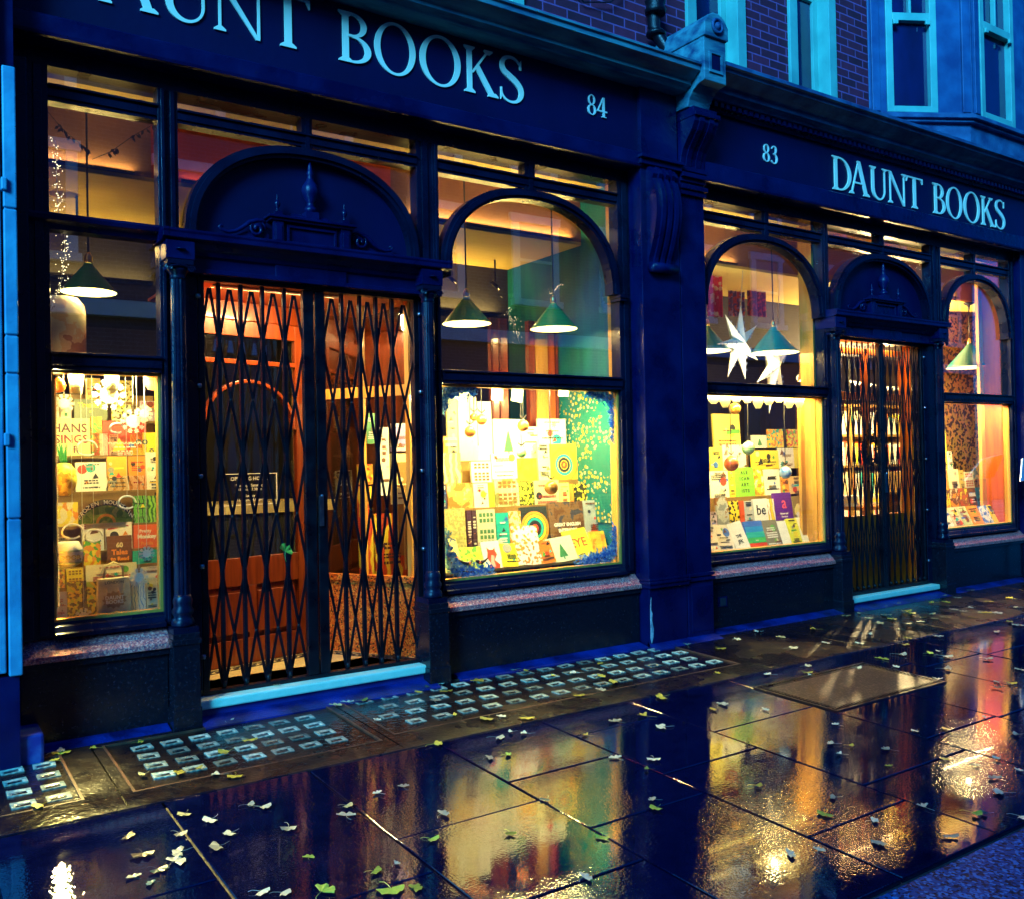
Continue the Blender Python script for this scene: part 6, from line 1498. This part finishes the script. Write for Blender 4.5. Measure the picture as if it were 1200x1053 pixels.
# drum jar in the narrow window upper light
x, z = W(75, 412, .35); t = thing('printed_drum', 'tall rounded cream drum printed with small brown pictures behind the left lamp', 'drum', (W(70, 400, .35)[0], .35, 1.985))
r_ = W(97, 380, .35)[0]-W(66, 380, .35)[0]
mb = MB(); mb.lathe([(r_, 0), (r_, .26), (r_*.93, .31), (r_*.7, .345), (.02, .355)], 0, 0, 30); mb.build('drum_body', cover('photo', (.62, .62, .5), (.6, .45, .3), (.28, .1, .06), 12), t)
mb = MB(); mb.box(-.22, .5, -.14, .16, -.02, 0); o = mb.build('drum_shelf', 'black_int', t)
# cloths and reflections-side hangings in the star window
for x0_, x1_, y_, mat, lab in ((826, 846, .75, cover('leafy', (.65, .03, .02), (.72, .04, .03), (.9, .6, .4), 16), 'red spotted cloth hanging at the left in the star window'), (852, 872, 1.2, cover('leafy', (.08, .05, .25), (.4, .05, .05), (.3, .2, .5), 24), 'violet patterned cloth hanging in the star window'), (874, 897, 1.1, cover('leafy', (.12, .02, .01), (.45, .06, .02), (.1, .02, .01), 30), 'dark red patterned cloth hanging in the star window')):
    a, zt_ = W(x0_, 275, y_); b_, _ = W(x1_, 275, y_); zb_ = W(x1_, 372, y_)[1]
    mb = MB(); n = 24
    A = [(a+(b_-a)*k/n, y_+.012*math.sin(k*1.1)) for k in range(n+1)]
    mb.add([(p[0], p[1], z) for z in (zb_, min(zt_+.2, 3.07)) for p in A]+[(p[0], p[1]+.004, z) for z in (zb_, min(zt_+.2, 3.07)) for p in A], [(k, k+1, n+2+k, n+1+k) for k in range(n)]+[(2*n+2+k, 3*n+3+k, 3*n+4+k, 2*n+3+k) for k in range(n)])
    tag(mb.build('hanging_cloth', mat), lab, 'cloth')
# shop behind the far doors: table, shelves of books, wreath
t = thing('bookcase', 'bright bookcase of white and orange spines seen through the far gate', 'bookcase', (10.6, 1.9, .05))
mb = MB()
for z in (.05, .45, .85, 1.22, 1.60, 1.98): mb.box(9.3, 11.85, 1.9, 2.2, z, z+.03)
for x in (9.3, 9.95, 10.6, 11.25, 11.82): mb.box(x, x+.03, 1.89, 2.2, .05, 2.01)
mb.box(9.3, 11.85, 2.2, 2.22, .05, 2.01); mb.build('carcase', 'shelf', t)
sp = [cover('plain', c) for c in (WH, CR, YE, OR, (.8, .8, .75), RE, (.7, .6, .3), TE)]
for zi in (.08, .48, .88, 1.25, 1.63):
    mb = MB(); x = 9.35
    while x < 11.8:
        w = random.uniform(.02, .05); h = random.uniform(.20, .30); mb.cur = random.choice([0, 0, 1, 1, 2, 3, 4, 4, 5, 6, 7]); mb.box(x, x+w*.92, 1.93+random.uniform(0, .02), 2.15, zi, zi+h); x += w
    o = mb.build('row_of_spines', sp, t); tag(o, kind='stuff')
fix(t)
t = thing('display_table', 'table stacked with white books inside the far doorway', 'table', (9.6, 1.2, .1))
mb = MB(); mb.box(8.9, 10.3, 1.0, 1.5, .76, .80); mb.build('tabletop', 'wood_y', t)
for lx in (8.94, 10.22):
    for ly in (1.03, 1.43): mb = MB(); mb.box(lx, lx+.05, ly, ly+.05, .05, .76); mb.build('leg', 'wood_y', t)
fix(t)
k = 0
for x in (9.0, 9.25, 9.5, 9.75, 10.0):
    for j in range(3):
        k += 1; q = thing('book', 'white book in a pile on the table behind the far gate', 'book', (x+random.uniform(-.01, .01), 1.2, .80+j*.041), 'books piled on the table behind the far gate')
        mb = MB(); mb.box(-.09, .09, -.12, .12, 0, .038); mb.build('cover', cover('plain', random.choice([WH, CR, WH, YE])), q)
t = thing('wreath', 'dark round wreath hung on the inside of the far door', 'wreath', (7.78, .13, 1.42))
mb = MB()
for k in range(420):
    a = random.uniform(0, 2*PI); rr = .13+random.gauss(0, .03); c = Vector((rr*math.cos(a), random.uniform(-.03, .01), rr*math.sin(a))); b_ = random.uniform(0, 2*PI); d = Vector((math.cos(b_), 0, math.sin(b_)))*.035; s = Vector((-d.z, .01, d.x))*.25
    mb.add([c, c+d*.5+s, c+d, c+d*.5-s], [(0, 1, 2, 3)])
mb.build('wreath_leaves', 'cord', t)
mb = MB(); mb.tube([(.13*math.cos(k*PI/10), -.0, .13*math.sin(k*PI/10)) for k in range(21)], .012, 6); mb.build('wreath_ring', 'cord', t)
# bunting over the far room
t = thing('paper_bunting', 'tiny white bunting strung behind the far gate', 'bunting', (10.2, 1.5, 2.25))
mb = MB(); mb.tube([(-.8, 0, 0), (0, 0, -.05), (.8, 0, 0)], .003, 4); mb.build('string', 'white_cord', t)
for k in range(22): mb = MB(); x = -.78+k*.072; z = -.05*(1-(x/.8)**2)-.004; mb.poly([(x, z), (x+.02, z-.04), (x+.04, z)], -.001, .001); mb.build('pennant', 'paper', t)
# seat by the left lobby display: red floral boxes on the right-hand lobby window
for (px0, py0, px1, py1, lab, kd) in ((422, 543, 437, 567, 'orange speckled box behind the left gate', D(kind='leafy', a=OR, b2=YE, c3=RE, s=30)), (424, 568, 438, 680, 'tall red patterned wrapping behind the left gate', D(kind='wave', a=(.6,.06,.02), b2=OR, c3=YE, s=10)),
        (445, 500, 457, 580, 'white and golden book seen through the left gate', D(a=WH)), (461, 496, 478, 528, 'lilac and white book seen through the left gate', D(kind='photo', a=WH, b2=(.4,.3,.7), c3=YE, s=12)), (461, 530, 479, 590, 'cream book with a red flower seen through the left gate', D(a=(.85,.78,.35), art='disc')),
        (430, 484, 440, 520, 'green and white book seen through the left gate', D(a=(.05,.3,.12))), (441, 600, 478, 675, 'red and gold wrapped parcel behind the left gate', D(kind='wave', a=(.5,.04,.01), b2=(.65,.12,.02), c3=YE, s=9))):
    dep = .62; z = W((px0+px1)/2, py1, dep)[1]; kw = dict(kd); kw.setdefault('art', 'lines')
    book('left lobby window', px0, py0, px1, py1, dep, z, lab, lean=2, thick=.05, **kw)

# ================================================================== FALLEN LEAVES
raw = '''1 228 162 w;270 195 y;245 232 y;425 178 y;605 152 y;995 55 w;640 290 p;775 288 Y;860 265 y;1010 190 Y;1095 140 y;1035 298 y;970 295 w;190 425 y;815 465 p;935 490 w;1085 428 w;1020 550 w;970 610 W;785 552 w;800 635 W;765 680 w;555 565 d;625 640 d;590 748 t;670 772 t;690 710 t;1140 810 w
2 525 55 w;865 30 y;1020 45 y;1075 40 w;1190 42 y;780 160 y;1130 105 w;1055 130 w;1018 220 W;1100 205 g;540 377 w;648 350 w;395 430 p;395 478 W;145 525 w;20 437 w;230 660 g;515 720 G;590 795 G;690 798 G;285 815 G;110 815 w;25 810 W;815 470 w;765 578 g;610 690 w;1115 550 g
3 60 45 y;490 65 w;630 40 y;715 90 w;355 130 y;490 238 W;665 238 W;645 288 g;670 432 w;680 468 g;165 428 t;425 605 g;335 800 w;1140 365 y
4 380 75 w;365 158 w;430 165 y;400 205 w;610 185 w;610 258 y;375 395 w;330 465 g;20 345 y;530 497 w;575 590 w;765 440 w;160 645 W;295 630 W;725 100 w;865 92 y;1090 220 w;990 255 w;1080 312 w;1115 375 W;870 562 w;970 462 G;1040 465 t;1180 478 w;1180 118 w;1170 275 w;1035 40 w;850 230 y
5 135 415 w;350 435 y;450 378 w;735 365 p;965 315 y;1045 400 w;800 435 w;320 595 y;670 605 w;890 550 w;900 590 y;945 610 w;625 830 w;320 825 y;355 795 w;605 330 w
6 175 228 w;240 208 w;620 145 w;700 195 y;625 198 y;345 195 w;430 250 Y;470 265 Y;365 300 Y;550 290 y;975 190 y;1120 170 Y;1160 228 w;870 228 w;770 165 w;770 105 w;960 262 y;1020 265 w;870 290 y;1090 320 y;1165 340 w;1040 385 w;480 425 y;650 415 w;435 465 y;400 530 w;290 558 g;160 458 w;190 400 w;585 522 g;665 508 w;690 540 w;370 610 w;125 615 w;685 622 w;650 692 w;1040 705 w;1110 712 y;1030 750 t;1180 625 w;960 555 w;60 280 p;200 300 p;320 275 p;260 330 p;480 335 p;590 270 p;640 300 p;700 290 p;540 320 p;160 265 p;410 370 p;740 245 w;820 255 w;900 260 p
7 60 400 p;125 385 w;200 375 g;278 490 w;525 325 Y;570 300 y;660 322 y;700 450 y;600 378 w;825 270 y;1105 210 y;860 470 y;940 465 y;1090 470 y;1035 550 w;1100 555 w;945 580 w;985 188 w;370 168 w
8 90 215 y;240 240 y;485 175 y;480 212 w;470 245 y;570 272 Y;350 225 w;475 318 w;355 345 Y;1100 225 y;820 355 Y;945 75 w;1130 92 y;725 460 y;560 485 w;830 520 g;400 570 y;70 470 y;1120 400 y'''
ori = {1: (0, 830, 3.75), 2: (300, 830, 3.75), 3: (600, 830, 4), 4: (880, 830, 3.75), 5: (780, 680, 5.4545), 6: (980, 670, 5.4545), 7: (380, 740, 4.615), 8: (600, 740, 4.615)}
lp = []
for ln in raw.split('\n'):
    k, rest = ln.split(' ', 1); ox, oy, s_ = ori[int(k)]
    for q in rest.split(';'):
        a, b_, c = q.split(); X, Y = ox+float(a)/s_, oy+float(b_)/s_
        if all(abs(X-p[0])+abs(Y-p[1])*1.5 > 6 for p in lp): lp.append((X, Y, c))
LM = {'w': pmat('pale_ginkgo_leaf', (.80, .80, .55), .45, (.65, .70, .45), 40), 'y': pmat('yellow_ginkgo_leaf', (.80, .68, .08), .45, (.62, .50, .04), 40), 'g': pmat('green_ginkgo_leaf', (.30, .55, .05), .45, (.45, .65, .08), 40),
      't': pmat('dark_teal_wet_leaf', (.02, .12, .12), .3, (.03, .2, .18), 40), 'd': pmat('dark_curled_leaf', (.05, .04, .03), .4, (.12, .06, .03), 40), 'p': pmat('cream_ginkgo_leaf', (.78, .75, .35), .45, (.65, .6, .2), 40)}
for mt in LM.values():
    nt = mt.node_tree; b = nt.nodes['Principled BSDF']; oi = N(nt, 'ShaderNodeObjectInfo'); hs = N(nt, 'ShaderNodeHueSaturation'); mr = N(nt, 'ShaderNodeMapRange'); mr.inputs['To Min'].default_value = .35; mr.inputs['To Max'].default_value = 1.1
    src = b.inputs['Base Color'].links[0].from_socket; nt.links.new(oi.outputs['Random'], mr.inputs['Value']); nt.links.new(mr.outputs[0], hs.inputs['Value']); nt.links.new(src, hs.inputs['Color']); nt.links.new(hs.outputs[0], b.inputs['Base Color'])
leafmesh = {}
def leaf_mesh(v, k):
    if (v, k) in leafmesh: return leafmesh[(v, k)]
    rnd = random.Random(v*31+5); mb = MB(); n = 12; spread = R([68, 85, 60, 98][v]); curl = [.003, .006, .012, .002][v]
    rows = []
    for rI in (0.12, .45, .75, 1.0):
        rr = []
        for i in range(n+1):
            a = -spread+2*spread*i/n; e = 1-(.22 if rI == 1 and i == n//2 else 0)+(rnd.uniform(-.05, .05) if rI == 1 else 0)
            x = math.sin(a)*.034*rI*e; y = math.cos(a)*.036*rI*e; zz = curl*(abs(a)/spread)**2*rI+.004*math.sin(i*1.9)*rI
            rr.append((x, y, zz+.0015))
        rows.append(rr)
    vs = [p for rr in rows for p in rr]; m_ = n+1; fs = [(r_*m_+i, r_*m_+i+1, (r_+1)*m_+i+1, (r_+1)*m_+i) for r_ in range(3) for i in range(n)]
    mb.add(vs, fs, True)
    mb.tube([(0, .006, .003), (.003, -.012, .004), (.010, -.028, .006), (.020, -.036, .003)], .0008, 4)
    o = mb.build('leaf_template', LM[k], recalc=False); me = o.data; bpy.data.objects.remove(o)
    leafmesh[(v, k)] = me; return me
zones = [(lambda x, y: x < 2.1 and y > -1.15, 'on the glass prism paving left of the big arched window'), (lambda x, y: x < 4.85 and y > -1.15, 'on the strip of glass prisms under the big arched window'),
         (lambda x, y: x < 7.0 and y > -1.35, 'on the dark paving between the pilaster and the far doorway'), (lambda x, y: x >= 7.0 and y > -1.6, 'on the lit paving before the far doorway'),
         (lambda x, y: x >= 4.2, 'on the wet paving around and beyond the metal rimmed cover'), (lambda x, y: x < 2.26, 'on the dark wet slabs at the lower left'), (lambda x, y: True, 'on the wet slabs that mirror the lit windows')]
cname = {'w': 'pale bluish white', 'y': 'yellow', 'g': 'green', 't': 'dark teal', 'd': 'dark curled', 'p': 'cream yellow'}
for i, (X, Y, c) in enumerate(lp):
    big = c.isupper(); k = c.lower(); x, y = G(X, Y)
    zn = next(s for f, s in zones if f(x, y))
    v = random.choice([0, 1, 2, 3]); o = bpy.data.objects.new('ginkgo_leaf', leaf_mesh(v, k)); col.objects.link(o)
    if y > -.13: y = -.16 - random.uniform(0, .05)
    o.location = (x, y, gz(y)+.006); sc_ = random.uniform(.7, 1.25)*(1.35 if big else 1.08)*(1.0 if x < 5 else 1.2)*(.85 if y < -1.8 else 1); o.scale = (sc_, sc_*random.uniform(.8, 1.15), sc_*.7)
    o.rotation_euler = (SL+random.uniform(-.02, .06), random.uniform(-.05, .05), random.uniform(0, 2*PI))
    tag(o, '%s%s ginkgo leaf %s' % ('large ' if big else '', cname[k], zn), 'leaf', '%s%s fallen leaves %s' % ('large ' if big else '', cname[k], zn))
o = bpy.data.objects.new('ginkgo_leaf', leaf_mesh(1, 'g')); col.objects.link(o); x, z = W(333, 646, -.02); o.location = (x, -.028, z); o.rotation_euler = (R(80), .5, .2); o.scale = (1.4,)*3
tag(o, 'green leaf caught on the lattice of the left gate', 'leaf')
o = bpy.data.objects.new('ginkgo_leaf', leaf_mesh(0, 'p')); col.objects.link(o); o.location = (W(325, 800, -.06)[0], -.06, .119); o.scale = (.7,)*3
tag(o, 'small yellowish leaf resting on the step of the left doorway', 'leaf')

M['house_wall'] = brickmat('opposite_house_wall', (.10, .12, .16), (.07, .09, .13), (.15, .2, .3))
M['house_trim'] = pmat('opposite_house_trim', (.45, .85, .85), .6, (.35, .7, .75), 3)
M['sky_pane'] = pmat('painted_sky_pane', (.05, .12, .4), .1, (.02, .05, .2), 1)  # blue of a mirrored sky painted into the pane colour
# ================================================================== OPPOSITE SIDE OF THE STREET (seen mirrored in the glass)
for i, (x0, x1, h, lab) in enumerate(((-14, -2, 12, 'brick house across the street, opposite the narrow left window'), (-2, 9, 13, 'brick house across the street, opposite the big arched window'), (9, 20, 11.5, 'brick house across the street, opposite the second shop'), (20, 33, 13, 'brick house across the street, farthest along'))):
    t = thing('terraced_house', lab, 'house', ((x0+x1)/2, -13, 0)); Y = -13
    mb = MB(); mb.box(x0, x1-.02, Y-8, Y, -.3, h); mb.build('wall', 'house_wall', t)
    mb = MB(); mb.box(x0, x1-.02, Y, Y+.2, 4.2, 4.5); mb.box(x0, x1-.02, Y, Y+.3, h-.3, h+.02); mb.build('string_course', 'house_trim', t)
    mb = MB(); mb.box(x0+.5, x1-.5, Y, Y+.05, .5, 3.2); mb.build('shop_window', 'dglass', t)
    nwin = 4; w = (x1-x0)/nwin
    for j in range(nwin):
        for z in (5.3, 8.3):
            cx = x0+w*(j+.5); mb = MB()
            mb.box(cx-.75, cx+.75, Y, Y+.10, z+1.9, z+2.1); mb.box(cx-.7, cx-.5, Y, Y+.08, z, z+1.9); mb.box(cx+.5, cx+.7, Y, Y+.08, z, z+1.9); mb.box(cx-.75, cx+.75, Y, Y+.18, z-.15, z); mb.box(cx-.5, cx+.5, Y, Y+.05, z+.93, z+1.0)
            f = mb.build('window', 'house_trim', t); mb = MB(); mb.box(cx-.5, cx+.5, Y+.001, Y+.02, z, z+1.9); mb.build('pane', 'sky_pane', f) if 'sky_pane' in M else mb.build('pane', 'dglass', f)
    fix(t)

# ================================================================== SKY, SUN, VIEW
w = bpy.data.worlds.new('World'); sc.world = w; w.use_nodes = True; nt = w.node_tree; bg = nt.nodes['Background']
sky = N(nt, 'ShaderNodeTexSky'); sky.sky_type = 'NISHITA'; sky.sun_disc = False; sky.sun_elevation = R(9); sky.sun_rotation = R(215); sky.ozone_density = 6; sky.air_density = 1.2; sky.dust_density = .3
mx = N(nt, 'ShaderNodeMixRGB', blend_type='MULTIPLY'); mx.inputs['Fac'].default_value = 1; mx.inputs['Color2'].default_value = (.004, .33, 1, 1)
nt.links.new(sky.outputs[0], mx.inputs['Color1']); nt.links.new(mx.outputs[0], bg.inputs['Color']); bg.inputs['Strength'].default_value = .10
sl = bpy.data.lights.new('dusk_sun', 'SUN'); sl.energy = 2.6; sl.angle = R(25); sl.color = (.07, .52, 1)
so = bpy.data.objects.new('dusk_sun', sl); col.objects.link(so)
d = Vector((.75, .55, -.45)).normalized(); so.rotation_euler = d.to_track_quat('-Z', 'Y').to_euler()
sc.view_settings.view_transform = 'Standard'; sc.view_settings.look = 'None'; sc.view_settings.exposure = 1.8; sc.view_settings.gamma = 1
sc.render.engine = 'CYCLES'; sc.cycles.use_denoising = True; sc.cycles.max_bounces = 8; sc.cycles.transparent_max_bounces = 12
sc.cycles.sample_clamp_indirect = 4; sc.cycles.caustics_reflective = False; sc.cycles.caustics_refractive = False
